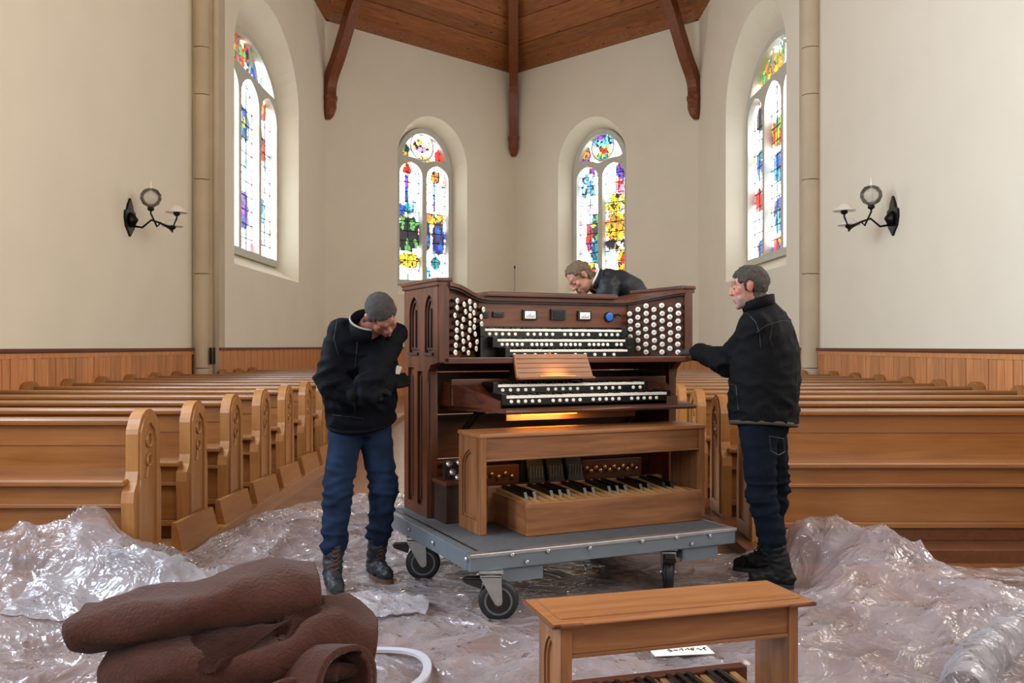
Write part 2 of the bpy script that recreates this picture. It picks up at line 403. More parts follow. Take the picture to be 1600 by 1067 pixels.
P2 = painter([(-.6, -.25, 3.0, 3.75, [red, org, yel]), (-.45, -.08, 3.7, 4.4, [tea, (.02, .1, .2), tea]), (-.65, -.4, 4.1, 4.9, [pur, red]), (-.45, -.15, 4.4, 5.1, [grn, K, yel, tea]), (.5, .86, 3.0, 4.1, [org, red, org, yel]),
    (.08, .86, 4.3, 5.1, [yel, org, (.5, .25, .02), yel]), (.1, .8, 4.05, 4.4, [K, (.3, .2, .1), WHITE]), (.1, .86, 5.1, 5.6, [(.5, .7, .6), yel, yel]), (-.85, -.3, 5.6, 6.3, [cya, (.1, .4, .8), WHITE]), (-.55, -.3, 6.1, 6.45, [red, pur]),
    (.45, .8, 6.0, 6.5, [pur, blu]), (.5, .75, 5.4, 6.1, [pnk, red]), (-.9, -.45, 6.6, 7.1, [org, pur, (.25, .15, .05)]), (-.7, .1, 7.2, 7.6, [pur, blu]), (-.4, .4, 7.0, 7.35, [(.1, .5, .8), cya]), (-.2, .2, 6.75, 7.3, [org, yel, red]), (-.3, .3, 6.6, 6.85, [tea, yel])], 2)
P3 = painter([(-.6, .5, 5.35, 6.05, [blu, tea, yel]), (.85, 1.7, 5.2, 5.8, [red, K, red]), (-.4, .4, 3.6, 4.4, [blu, (.05, .1, .6), pur]), (1.0, 1.6, 3.9, 4.5, [blu, cya]), (1.0, 1.8, 6.1, 6.5, [blu, red, org]),
    (-1.4, .2, 6.7, 7.3, [red, grn, red, org]), (.2, 1.4, 6.3, 7.1, [tea, blu, WHITE]), (.0, .9, 6.9, 7.4, [yel, red, K, grn]), (-1.9, -1.0, 4.6, 5.6, [K, (.3, .3, .3), WHITE]), (-1.9, -1.2, 3.1, 3.7, [blu, cya])], 3, .5)
P4 = painter([(-1.8, -1.0, 5.9, 6.4, [K, pur, tea]), (-1.8, -1.1, 4.9, 5.5, [tea, blu, WHITE]), (-.6, .6, 5.3, 5.9, [grn, red, yel]), (-.5, .5, 4.6, 5.2, [blu, (.05, .4, .8)]), (-1.9, -1.0, 4.2, 4.7, [pnk, red]),
    (-.5, .6, 3.6, 4.3, [blu, cya, (.02, .05, .3)]), (-1.7, -1.0, 3.1, 3.6, [blu, org]), (-.6, .6, 3.1, 3.5, [org, red, blu]), (-1.6, .2, 6.6, 7.2, [yel, org, grn]), (-.2, 1.2, 6.7, 7.4, [WHITE, cya, grn]), (1.0, 1.9, 3.2, 6.2, [blu, red, WHITE, WHITE])], 4, .5)

def make_window(name, f, s0, s1, nl, paint, rise, grise, cols, splay=.25, depth=.55, label=None, frw=.12, mul=.16):
    """reveal is the root; tracery, glazing bars and every pane are its parts"""
    SZ, SP = 2.75, 6.43
    c = (s0+s1)/2
    o1 = arch(s0, s1, SZ, SP, rise, 20); g0, g1 = s0+splay, s1-splay
    o2 = arch(g0, g1, 3.1, 6.25, grise, 20)
    m = MB()
    va = [m.b.verts.new(f(p[0], p[1], 0)) for p in o1]; vb = [m.b.verts.new(f(p[0], p[1], depth)) for p in o2]
    n = len(o1)
    for i in range(n):
        j = (i+1) % n; m.b.faces.new((va[i], va[j], vb[j], vb[i]))
    root = m.build(name, M['wall'], kind='structure')
    gw = (g1-g0-2*frw-(nl-1)*mul)/nl
    out = arch(g0-.02, g1+.02, 3.06, 6.25, grise+.02, 28)
    holes = []; lan = []
    lsp = 6.12; lr = .36 if nl == 2 else .42
    for k in range(nl):
        a = g0+frw+k*(gw+mul); lan.append((a, a+gw))
        holes.append(arch(a, a+gw, 3.2, lsp, lr, 12, True))
    # top light
    hi0, hi1 = g0+frw, g1-frw; hw = (hi1-hi0)/2
    top = [(c+hw*math.cos(a)*.985, 6.25+(grise-frw)*math.sin(a)) for a in [PI*i/24 for i in range(25)] if 6.25+(grise-frw)*math.sin(a) > 6.62]
    low = []
    nn = 14
    for i in range(nn+1):
        s = top[-1][0]+(top[0][0]-top[-1][0])*i/nn
        best = 6.62-.1*math.exp(-((s-c)/.25)**2) if nl == 2 else 6.64
        low.append((s, best))
    hole_top = top+low[1:-1]
    holes.append(hole_top)
    tr = MB().plate(out, holes, f, depth-.16, depth+.05).build('tracery', M['tracery'], root)
    ring = MB()
    rc, rr_ = 7.0 if nl == 2 else 6.98, .40 if nl == 2 else .42
    ring.tube([f(c+rr_*math.cos(a), rc+rr_*math.sin(a), depth-.03) for a in [2*PI*i/24 for i in range(25)]], .028, 6, False)
    if nl == 3:
        for q in (-1.0, 1.0):
            ring.tube([f(c+q, 6.64, depth-.03), f(c+q*.75, 7.0, depth-.03), f(c+q*.42, 7.2, depth-.03)], .03, 6)
    ring.build('roundel_ring', M['tracery'], root)
    lead = MB()
    def cell(s0_, s1_, z0_, z1_, topf, botf=None):
        nx = max(3, round((s1_-s0_)/.034)); nz = max(3, round((z1_-z0_)/.034))
        b = bmesh.new(); lay = b.loops.layers.float_color.new('Col'); rnd = random.random
        g = []
        for i in range(nx+1):
            r_ = []
            for j in range(nz+1):
                s = s0_+(s1_-s0_)*i/nx; z = z0_+(z1_-z0_)*j/nz
                if 0 < i < nx: s += (rnd()-.5)*.012
                if 0 < j < nz: z += (rnd()-.5)*.012
                z = min(z, topf(s))
                if botf: z = max(z, botf(s))
                r_.append(((s, z), b.verts.new(f(s, z, depth))))
            g.append(r_)
        cnt = 0
        for i in range(nx):
            for j in range(nz):
                q = [g[i][j], g[i+1][j], g[i+1][j+1], g[i][j+1]]
                zs = (q[2][0][1]+q[3][0][1]-q[0][0][1]-q[1][0][1])/2
                if zs < .004: continue
                fc = b.faces.new([x[1] for x in q])
                s = sum(x[0][0] for x in q)/4; z = sum(x[0][1] for x in q)/4
                ed = min(abs(s-s0_), abs(s-s1_))
                cc = paint(s-c, z, ed)
                if min(cc) < .75: cc = tuple(x*.25 for x in cc)
                for l in fc.loops: l[lay] = (cc[0], cc[1], cc[2], 1)
                cnt += 1
        if not cnt: b.free(); return
        loose = [v for v in b.verts if not v.link_faces]
        bmesh.ops.delete(b, geom=loose, context='VERTS')
        me = bpy.data.meshes.new('pane'); b.to_mesh(me); b.free()
        link('pane', me, M['glass'], root)
    for (a, b_) in lan:
        h = (b_-a)/2; cc = (a+b_)/2
        def topf(s, cc=cc, h=h):
            x = min(1, abs((s-cc)/h))
            return lsp+lr*math.sqrt(max(0, 1-((x+.35)/1.35)**2))/math.sqrt(1-(.35/1.35)**2)+.005
        rows = 12; dz = (lsp+lr-3.2)/rows
        for k in range(cols):
            for r_ in range(rows):
                a0, a1 = a+(b_-a)*k/cols, a+(b_-a)*(k+1)/cols
                cell(a0, a1, 3.2+dz*r_, 3.2+dz*(r_+1), topf)
            if k: lead.tube([f(a0, 3.2, depth-.012), f(a0, topf(a0), depth-.012)], .009, 4)
        for r_ in range(1, rows):
            z = 3.2+dz*r_
            if z < topf(a+.02): lead.tube([f(a, z, depth-.012), f(b_, z, depth-.012)], .012, 4)
    def topt(s): return 6.25+(grise-frw)*math.sqrt(max(0, 1-((s-c)/(hw*.99))**2))
    def bott(s): return 6.62-.1*math.exp(-((s-c)/.25)**2) if nl == 2 else 6.64
    x0, x1 = top[-1][0], top[0][0]; kk = 4 if nl == 2 else 7
    for k in range(kk):
        for r_ in range(2):
            zA = 6.5+.47*r_; zB = zA+.47 if r_ == 0 else 7.5
            cell(x0+(x1-x0)*k/kk, x0+(x1-x0)*(k+1)/kk, zA, zB, topt, bott)
    lead.build('lead_bars', M['lead'], root, kind='stuff')
    # sloping stone cill
    return root

WALLS = [((-AX, YA), (-AX, YS), 'wall_apse_left', (15.7-YA, 20.45-YA), 3, P3, 1.5, 1.15, 3),
         ((-AX, YS), (0.05, YC), 'wall_apse_rear_left', None, 2, P1, 1.31, 1.2, 2),
         ((0.05, YC), (AX, YS), 'wall_apse_rear_right', None, 2, P2, 1.31, 1.2, 2),
         ((AX, YS), (AX, YA), 'wall_apse_right', (YS-20.4, YS-15.9), 3, P4, 1.5, 1.15, 3)]
for i, (P0, P1_, nm, sp, nl, pt, rise, gr, cols) in enumerate(WALLS):
    f, L = mkf(P0, P1_, 1)
    if sp is None: sp = (.3407*L, .7177*L) if i == 1 else (L-.7177*L-.05, L-.3407*L-.05)
    s0, s1 = sp
    hole = arch(s0, s1, 2.75, 6.43, rise, 20)
    wl = MB().plate([(0, 0), (L, 0), (L, EZ+.1), (0, EZ+.1)], [hole], f, 0, 0).build(nm, M['wall'], kind='structure')
    make_window('window_%d' % (i+1), f, s0, s1, nl, pt, rise, gr, cols)
    # wainscot boarding
    nb = int(L/.2); b = MB()
    for k in range(nb):
        s = .0+k*L/nb; pts = []
        w_ = L/nb-.012; t = -.03-.006*(k % 2)
        b.quadbox([f(s, 0, t), f(s+w_, 0, t), f(s+w_, 0, 0), f(s, 0, 0), f(s, 1.29, t), f(s+w_, 1.29, t), f(s+w_, 1.29, 0), f(s, 1.29, 0)])
    b.build('wainscot_boards', M['board'], wl, kind='stuff')
    b = MB(); b.quadbox([f(0, 1.29, -.06), f(L, 1.29, -.06), f(L, 1.29, 0), f(0, 1.29, 0), f(0, 1.33, -.06), f(L, 1.33, -.06), f(L, 1.33, 0), f(0, 1.33, 0)])
    b.build('cap_rail', M['cap'], wl)
# nave wainscot, board by board
def nave_wainscot(x, sg, y0, wl, name):
    root = MB().box(min(x, x+sg*.012), max(x, x+sg*.012), -9, YA, 0, 1.28).build(name, M['cap'], kind='structure')
    bd = MB().box(0, sg*.022, 0, .142, .12, 1.24, .004).build('wainscot_board', M['board'], root)
    y = y0; k = 0
    while y < YA-.15:
        o = bd if k == 0 else bd.copy()
        if k: C.objects.link(o)
        o.location = (x+sg*(.012+.004*(k % 3)), y, 0); y += .146+.01*((k*7) % 3); k += 1
    MB().box(min(x, x+sg*.07), max(x, x+sg*.07), -9, YA, 1.28, 1.325, .008).build('cap_rail', M['cap'], root)
    MB().box(min(x, x+sg*.045), max(x, x+sg*.045), -9, YA, 1.22, 1.28).build('rail_moulding', M['board'], root)
nave_wainscot(XL, 1, 8.6, None, 'trim_1')
nave_wainscot(XR, -1, 8.2, None, 'trim_2')

# chancel piers: coursed stone shafts
def pier(x0, x1, xs, r, nm):
    root = MB().box(min(x0, x1), max(x0, x1), YA, YA+.34, 0, 12).build(nm, M['stone'], kind='structure')
    z = .0; k = 0; hs = [1.0, 1.5, 1.5, 1.35, .75, .95, .62, 1.3, 1.4, 1.4]
    for h in hs:
        m = MB().lathe([(r, z+.006), (r+.004, z+.02), (r+.004, z+h-.02), (r, z+h-.006)], 20, Matrix.Translation((xs, YA+.02, 0)))
        m.build('stone_drum', M['stone'], root, smooth=False); z += h; k += 1
    s = 1 if x1 > x0 else -1
    b = MB(); b.tube([(x1-s*.03, YA-.01, 0), (x1-s*.03, YA-.01, 12)], .045, 10); b.build('edge_shaft', M['stone'], root, smooth=True)
    b = MB(); b.tube([(x0+s*.035, YA-.0, 0), (x0+s*.035, YA-.0, 12)], .03, 8); b.build('edge_roll', M['wall'], root, smooth=True)
    return root
pl = pier(XL, -AX+.015, -4.95, .13, 'trim_3')
pr = pier(XR, AX-.015, 4.77, .14, 'trim_4')
b = MB()
for dx in (0, .055): b.box(-4.80+dx, -4.77+dx, YA-.075, YA-.05, 1.07, 1.33)
b.build('vent_slots', M['black'], pl)

# apse ceiling
APX = V((0, 18.5, 13.5))
roof = MB().box(-.09, .09, 14.8, 18.5, 13.35, 13.55).build('ceiling_apse', M['brace'], kind='structure')
def panel(P0, P1_, T0, T1, wd):
    P0, P1_ = V((*P0, EZ)), V((*P1_, EZ)); d = (P1_-P0).normalized()
    up = (T0-P0); up = (up-d*up.dot(d)); H = up.length; up.normalize(); n = d.cross(up).normalized()
    if n.z > 0: n = -n
    k = 0; h = 0
    while h < H-.01:
        h1 = min(h+wd-.012, H)
        def e(hh, side):
            t = hh/H
            return (P0.lerp(T0, t) if side == 0 else P1_.lerp(T1, t))
        off = n*(.012*(k % 2))
        q = [e(h, 0), e(h, 1), e(h1, 1), e(h1, 0)]
        # local frame so that the grain runs with the board
        o_ = (q[0]+q[1])/2
        mt = Matrix((d, up, n)).transposed().to_4x4(); mt.translation = o_; inv = mt.inverted()
        lo = [inv @ (p+off) for p in q]; hi = [inv @ (p+off-n*.05) for p in q]
        ob = MB().quadbox(lo+hi).build('ceiling_plank', M['ceilx'], roof); ob.matrix_parent_inverse = Matrix(); ob.matrix_world = mt
        h += wd; k += 1
    # backing so no light leaks between the boards
    bk = MB(); v = [bk.b.verts.new(p-n*.07) for p in (P0, P1_, T1, T0)]
    bk.b.faces.new(v if (T1-T0).length > .01 else v[:3]); bk.build('roof_backing', M['darkx'], roof)
RS = V((0, YA, 13.5))
panel((-AX, YA), (-AX, YS), RS, APX, .42)
panel((-AX, YS), (.05, YC), APX, APX, .42)
panel((.05, YC), (AX, YS), APX, APX, .42)
panel((AX, YS), (AX, YA), APX, RS, .42)
for (P0, P1_) in (((-AX, YA), (-AX, YS)), ((-AX, YS), (.05, YC)), ((.05, YC), (AX, YS)), ((AX, YS), (AX, YA))):
    f, L = mkf(P0, P1_)
    MB().quadbox([f(-.05, EZ-.10, -.09), f(L+.05, EZ-.10, -.09), f(L+.05, EZ-.10, .02), f(-.05, EZ-.10, .02), f(-.05, EZ+.14, -.2), f(L+.05, EZ+.14, -.2), f(L+.05, EZ+.14, .02), f(-.05, EZ+.14, .02)]).build('eave_board', M['ceilx'], roof)
# curved braces
def brace(cx, cy, tx, ty, label, pts=None, wd=.26):
    d = V((tx-cx, ty-cy, 0)).normalized(); sd = V((-d.y, d.x, 0)); base = V((cx, cy, 0))
    root = empty('roof_brace', (cx, cy, 7.1), 0, label=label, cat='roof brace', group='curved timber braces of the apse roof')
    inv = Matrix.Translation((-cx, -cy, -7.1))
    pts = pts or [(.16, 7.55), (.17, 7.85), (.3, 8.15), (.56, 8.5), (.9, 9.05), (1.22, 9.6), (1.6, 10.1), (2.2, 10.65), (3.6, 11.45), (6.6, 13.2)]
    sm_ = []
    for i in range(len(pts)-1):
        p0, p1, p2, p3 = pts[max(i-1, 0)], pts[i], pts[i+1], pts[min(i+2, len(pts)-1)]
        for q in range(3):
            t = q/3; sm_.append(tuple(.5*(2*b1+(-a+c)*t+(2*a-5*b1+4*c-e)*t*t+(-a+3*b1-3*c+e)*t**3) for a, b1, c, e in zip(p0, p1, p2, p3)))
    pts = sm_+[pts[-1]]
    m = MB(); rings = []
    for i, (dd, z) in enumerate(pts):
        a, b_ = pts[max(i-1, 0)], pts[min(i+1, len(pts)-1)]
        tz = V((b_[0]-a[0], 0, b_[1]-a[1])).normalized(); nx, nz = -tz.z, tz.x
        r_ = []
        for u, v_ in ((-.5, -.5), (-.3, -.62), (.3, -.62), (.5, -.5), (.5, .5), (-.5, .5)):
            p = base+d*(dd-nx*v_*.26)+V((0, 0, z-nz*v_*.26))+sd*(u*wd)
            r_.append(m.b.verts.new(inv @ p))
        rings.append(r_)
    for i in range(len(rings)-1):
        for k in range(6): m.b.faces.new((rings[i][k], rings[i][(k+1) % 6], rings[i+1][(k+1) % 6], rings[i+1][k]))
    m.b.faces.new(rings[0][::-1]); m.b.faces.new(rings[-1])
    m.build('curved_timber', M['brace'], root)
    # carved pendant end
    m = MB(); rings = []
    for z, sc, sh in ((7.05, .45, .06), (7.14, .8, .02), (7.3, 1.08, 0), (7.48, 1.1, 0), (7.52, 1.22, 0), (7.62, 1.22, 0)):
        r_ = []
        for u, v_ in ((-.5, -.45), (-.25, -.6), (.25, -.6), (.5, -.45), (.5, .4), (-.5, .4)):
            p = base+d*(.15-v_*.26*sc-sh)+V((0, 0, z))+sd*(u*wd*sc); r_.append(m.b.verts.new(inv @ p))
        rings.append(r_)
    for i in range(len(rings)-1):
        for k in range(6): m.b.faces.new((rings[i][k], rings[i][(k+1) % 6], rings[i+1][(k+1) % 6], rings[i+1][k]))
    m.b.faces.new(rings[0][::-1]); m.b.faces.new(rings[-1])
    m.build('carved_pendant', M['brace'], root)
brace(-AX, YS, 0, 18.5, 'curved brown roof brace in the corner left of the rear windows')
brace(.05, YC, 0, 18.5, 'straight-looking brown roof brace in the central corner between the two rear windows', [(.16, 7.55), (.17, 7.85), (.2, 8.3), (.33, 8.9), (.6, 9.42), (1.1, 9.82), (1.8, 10.15), (3.0, 10.65), (5.0, 11.48), (9.3, 13.2)])
brace(AX, YS, 0, 18.5, 'curved brown roof brace in the corner right of the rear windows')
brace(-AX, YA+.15, 0, YA+.15, 'brown roof brace tip at the top of the left stone pier', [(.16, 7.55), (.17, 7.85), (.3, 8.15), (.56, 8.6), (.9, 9.2), (1.4, 10.2), (2.4, 11.4), (4.6, 13.2)])
brace(AX, YA+.15, 0, YA+.15, 'brown roof brace tip at the top of the right stone pier', [(.16, 7.55), (.17, 7.85), (.3, 8.15), (.56, 8.6), (.9, 9.2), (1.4, 10.2), (2.4, 11.4), (4.6, 13.2)])
po = empty('thin_pole', (.08, 27.6, 0), 0, label='thin grey pole standing in the far central corner behind the console', cat='pole')
MB().tube([(0, 0, 0), (0, 0, 3.7)], .014, 8).build('rod', M['zinc'], po); MB().lathe([(.018, 3.66), (.028, 3.7), (.018, 3.74)], 10).build('finial', M['lead'], po)
MB().lathe([(.12, 0), (.12, .02), (.03, .04)], 12).build('base', M['lead'], po)

# ------------------------------------------------------------------ pews
PZ = .09
MB().box(XL+.01, -2.0, 5.0, 17.6, 0, PZ, .006).build('trim_5', M['pewy'], kind='structure')
MB().box(1.45, XR-.01, 5.75, 17.6, 0, PZ, .006).build('trim_6', M['cap'], kind='structure')
def pew(L, sgn, name='pew'):
    """local: x runs from the aisle end (0) to the wall end (sgn*L); y=0 pew-end centre, seat side towards -y; z=0 platform"""
    root = empty(name)
    def X(a): return sgn*a
    prof = [(-.21, 0), (.19, 0), (.19, .46), (.18, .52), (.15, .56), (.15, .76), (.145, .79)]+[(-.005+.135*math.cos(PI*i/12), .79+.105*math.sin(PI*i/12)) for i in range(1, 12)]+[(-.155, .79), (-.16, .76), (-.16, .55), (-.175, .49), (-.215, .44), (-.225, .38), (-.215, .28), (-.21, .1)]
    def endp(x0):
        t = .07
        e = MB().plate(prof, [], lambda u, v, t_: V((x0+sgn*t_, u, v)), 0, t).build('pew_end', M['pewz'], root)
        rim = [(-.17, .02), (.15, .02), (.15, .42), (.13, .53), (.13, .77)]+[(-.005+.12*math.cos(PI*i/10), .785+.09*math.sin(PI*i/10)) for i in range(1, 10)]+[(-.145, .77), (-.15, .5), (-.17, .42)]
        inn = [(-.12, .1), (.085, .1), (.085, .7), (.06, .77), (-.01, .82), (-.07, .77), (-.095, .7)]
        MB().plate(rim, [inn], lambda u, v, t_: V((x0-sgn*t_, u, v)), 0, .014).build('raised_rim', M['pewz'], e)
        orn = MB()
        for cx, cz, r in ((-.01, .72, .038), (-.01, .60, .03)):
            orn.tube([V((x0-sgn*.006, cx+r*math.cos(a)*(1 if cz > .7 else 1.1), cz+r*1.1*math.sin(a))) for a in [2*PI*i/14 for i in range(15)]], .008, 5, False)
        orn.tube([V((x0-sgn*.005, -.06, .5)), V((x0-sgn*.005, -.03, .56)), V((x0-sgn*.005, -.01, .55))], .009, 5)
        orn.build('carved_ornament', M['pewz'], e)
        return e
    endp(X(0)); endp(X(L-.07))
    def bx(nm, a0, a1, *r, **kw): return MB().box(min(X(a0), X(a1)), max(X(a0), X(a1)), *r, kw.get('bev', .004)).build(nm, M['pewx'], root)
    bx('backrest', .05, L-.05, .02, .045, .42, .80)
    bx('back_panel_rail', .05, L-.05, .012, .05, .68, .80)
    bx('top_rail', .05, L-.05, -.035, .075, .80, .842, bev=.015)
    bx('seat', .05, L-.05, -.235, .06, .475, .51, bev=.01)
    bx('apron', .05, L-.05, -.185, -.165, .37, .475)
    bx('ledge', .05, L-.05, -.21, -.13, .35, .372)
    bx('front_panel', .05, L-.05, -.17, -.15, .12, .35)
    bx('foot_rail', .05, L-.05, -.205, -.13, .085, .12)
    bx('plinth', .05, L-.05, -.18, -.15, 0, .085).data.materials[0] = M['cap']
    bx('book_rest', .05, L-.05, .05, .17, .62, .64)
    return root
def pew_row(side, X0, y0, n, Lf, sgn, words, step=.85):
    cache = {}
    for k in range(n):
        y = y0+step*k; L = round(Lf(y), 2)
        if L not in cache: cache[L] = pew(L, sgn); o = cache[L]
        else: o = copy_tree(cache[L])
        o.location = (X0, y, PZ)
        ordn = ['nearest', 'second', 'third', 'fourth', 'fifth', 'sixth', 'seventh', 'eighth', 'ninth', 'tenth', 'eleventh', 'twelfth', 'thirteenth', 'fourteenth'][k]
        meta(o, '%s light oak pew %s' % (ordn, words), 'pew', 'oak pews on the %s side' % side)
pew_row('left', -2.12, 5.42, 14, lambda y: 2.93 if y < 14.5 else 2.5, -1, 'counted from the camera in the left-hand block')
pew_row('right', 1.55, 6.2, 13, lambda y: 3.28 if y < 14.4 else 3.06, 1, 'counted from the camera in the right-hand block')
# kick boards at the aisle side of the left block
kb = empty('kick_board_row', (-2.04, 5.3, 0), 0, label='row of angled oak kick boards along the aisle foot of the left pews', cat='kick boards')
for k in range(6):
    m = MB(); y = .42+k*.85
    m.quadbox([V(p) for p in ((-.06, y, .09), (.03, y, .0), (.03, y+.7, .0), (-.06, y+.7, .09), (-.06, y, .26), (-.03, y, .26), (-.03, y+.7, .24), (-.06, y+.7, .24))])
    m.build('kick_board', M['pewy'], kb)
MB().box(.0, .07, -.2, 5.6, 0, .035, .006).build('floor_moulding', M['pewy'], kb)

# ------------------------------------------------------------------ wall sconces
def sconce(x, y, z, sg, label):
    root = empty('wall_sconce', (x, y, z), 0, label=label, cat='wall lamp', group='black iron wall sconces with three glass shades')
    m = MB()
    prof = [(-.0, -.24), (.07, -.17), (.13, -.12), (.17, 0), (.16, .09), (.1, .11), (.07, .18), (0, .27), (-.07, .18), (-.1, .11), (-.16, .09), (-.17, 0), (-.13, -.12), (-.07, -.17)]
    m.plate(prof, [], lambda u, v, t: V((sg*t, u, v)), 0, .03)
    m.build('back_plate', M['iron'], root)
    m = MB(); m.lathe([(.10, 0), (.09, .04), (.04, .07), (.02, .09)], 14, Matrix.Translation((sg*.03, 0, -.02)) @ Matrix.Rotation(sg*PI/2, 4, 'Y')); m.build('boss', M['iron'], root, smooth=True)
    m = MB(); m.tube([(sg*.05, 0, -.10), (sg*.18, 0, -.12), (sg*.3, 0, -.02), (sg*.42, 0, -.06), (sg*.5, 0, -.10)], .014, 8)
    arms = [((.34, -.12, .1), 'g'), ((.62, .05, .06), 's'), ((.5, .22, -.1), 's')]
    for (p, k) in arms:
        a, b_, c_ = p; m.tube([(sg*.42, 0, -.06), (sg*(a*.6+.2), b_*.6, -.12), (sg*a, b_, c_-.05), (sg*a, b_, c_+.02)], .012, 8)
    m.build('arms', M['iron'], root, smooth=True)
    for (p, k) in arms:
        T = Matrix.Translation((sg*p[0], p[1], p[2]))
        MB().lathe([(.02, -.02), (.045, .0), (.04, .03), (.02, .035)], 12, T).build('lamp_holder', M['iron'], root, smooth=True)
        if k == 'g':
            MB().lathe([(.035, .03), (.10, .07), (.135, .14), (.13, .2), (.09, .26), (.04, .28)], 20, T).build('globe_shade', M['lampglass'], root, smooth=True)
            MB().lathe([(.018, .03), (.016, .3), (.008, .37), (.001, .4)], 10, T).build('candle_bulb', M['ivory'], root, smooth=True)
        else:
            MB().lathe([(.03, .12), (.06, .11), (.11, .06), (.14, .035), (.15, .03), (.14, .022), (.03, .03)], 20, T).build('saucer_shade', M['ivory'], root, smooth=True)
    return root
sconce(XL+.0, 12.35, 3.05, 1, 'black iron wall lamp on the beige left wall')
sconce(XR-.0, 11.85, 3.0, -1, 'black iron wall lamp on the white right wall')

# ------------------------------------------------------------------ dolly
RZ = R(25)
DO = V((-.202, 4.506, 0)); DU = V((math.cos(RZ), math.sin(RZ), 0)); DW = V((-math.sin(RZ), math.cos(RZ), 0))
def LL(u, w_, z=0): return DO+DU*u+DW*w_+V((0, 0, z))
DL, DD, DZ = 1.60, 1.42, .34
dolly = empty('equipment_dolly', DO, RZ, label='grey steel platform dolly on black casters carrying the organ console', cat='dolly')
MB().box(.03, DL-.03, .03, DD-.03, .30, DZ, .004).build('deck', M['deck'], dolly)
MB().box(.0, DL, 0, .045, .25, DZ-.004, .006).build('front_rail', M['steel'], dolly)
MB().box(-.006, DL+.006, -.008, .05, .318, DZ-.001, .005).build('edge_lip', M['zinc'], dolly)
MB().box(0, DL, DD-.045, DD, .25, DZ-.004, .006).build('rear_rail', M['steel'], dolly)
MB().box(-.002, .045, .046, DD-.046, .25, DZ-.002, .006).build('side_rail', M['steel'], dolly)
MB().box(DL-.045, DL+.002, .046, DD-.046, .25, DZ-.002, .006).build('side_rail', M['steel'], dolly)
MB().box(.05, .065, .05, DD-.05, DZ-.002, DZ+.0005).build('deck_seam', M['black'], dolly)
bo = MB().lathe([(.011, 0), (.011, .006), (.007, .009)], 8, Matrix.Rotation(PI/2, 4, 'X')).build('bolt', M['zinc'], dolly)
first = True
for (x, y, z, r) in [(.22, 0, .318, 0), (.42, 0, .318, 0), (.66, 0, .31, 0), (.98, 0, .318, 0), (1.2, 0, .318, 0), (1.42, 0, .31, 0), (0, .03, .31, 1), (0, .5, .3, 1), (0, .9, .3, 1), (.30, 0, .275, 0), (1.3, 0, .275, 0)]:
    o = bo if first else bo.copy()
    if not first: C.objects.link(o)
    first = False; o.location = (x-(.008 if r else 0), y-(0 if r else .008), z); o.rotation_euler = (0, 0, -PI/2 if r else 0)
def bracket(x, y, L):
    m = MB(); m.box(x, x+L, y, y+.012, .175, .25); m.box(x, x+L, y, y+.06, .24, .25); m.box(x, x+.012, y, y+.07, .19, .25)
    m.build('caster_bracket', M['steel'], dolly)
bracket(.17, .03, .24); bracket(1.26, .03, .24)
def caster(u, w_, head):
    g = empty('caster', (u, w_, 0)); g.parent = dolly; g.rotation_euler = (0, 0, head)
    TX = Matrix.Translation((.035, 0, .1)) @ Matrix.Rotation(PI/2, 4, 'X')
    MB().lathe([(.068, -.022), (.088, -.024), (.098, -.016), (.1, 0), (.098, .016), (.088, .024), (.068, .022)], 32, TX).build('tyre', M['rubber'], g, smooth=True)
    m = MB(); m.lathe([(.06, -.026), (.07, -.026), (.07, .026), (.06, .026)], 32, TX); m.build('wheel_rim', M['hub'], g)
    MB().lathe([(.02, -.028), (.06, -.0275), (.06, .0275), (.02, .028)], 28, TX).build('wheel_hub', M['hubd'], g)
    m = MB()
    for s in (-1, 1):
        m.plate([(-.055, .222), (.05, .222), (.055, .1), (.05, .085), (.035, .078), (.02, .085), (.005, .11)], [], lambda a, b_, t: V((a, s*.032+s*t, b_)), 0, .006)
    m.box(-.055, .05, -.038, .038, .215, .228, .003)
    m.build('fork', M['zinc'], g)
    MB().box(-.06, .06, -.045, .045, .236, .25, .003).build('mounting_plate', M['zinc'], g)
    MB().lathe([(.035, .226), (.045, .232), (.035, .238)], 16).build('swivel_bearing', M['zinc'], g)
    MB().lathe([(.013, -.045), (.013, .045)], 10, TX).build('axle', M['zinc'], g)
    m = MB(); m.box(-.13, -.04, -.025, .025, .205, .214, .003); m.quadbox([V(p) for p in ((-.13, -.03, .19), (-.05, -.03, .16), (-.05, .03, .16), (-.13, .03, .19), (-.14, -.03, .205), (-.04, -.03, .205), (-.04, .03, .205), (-.14, .03, .205))])
    m.build('brake_pedal', M['hubd'], g)
caster(.12, .02, R(-25)); caster(1.22, .10, R(60)); caster(.05, .93, R(-20)); caster(1.5, 1.33, R(10))

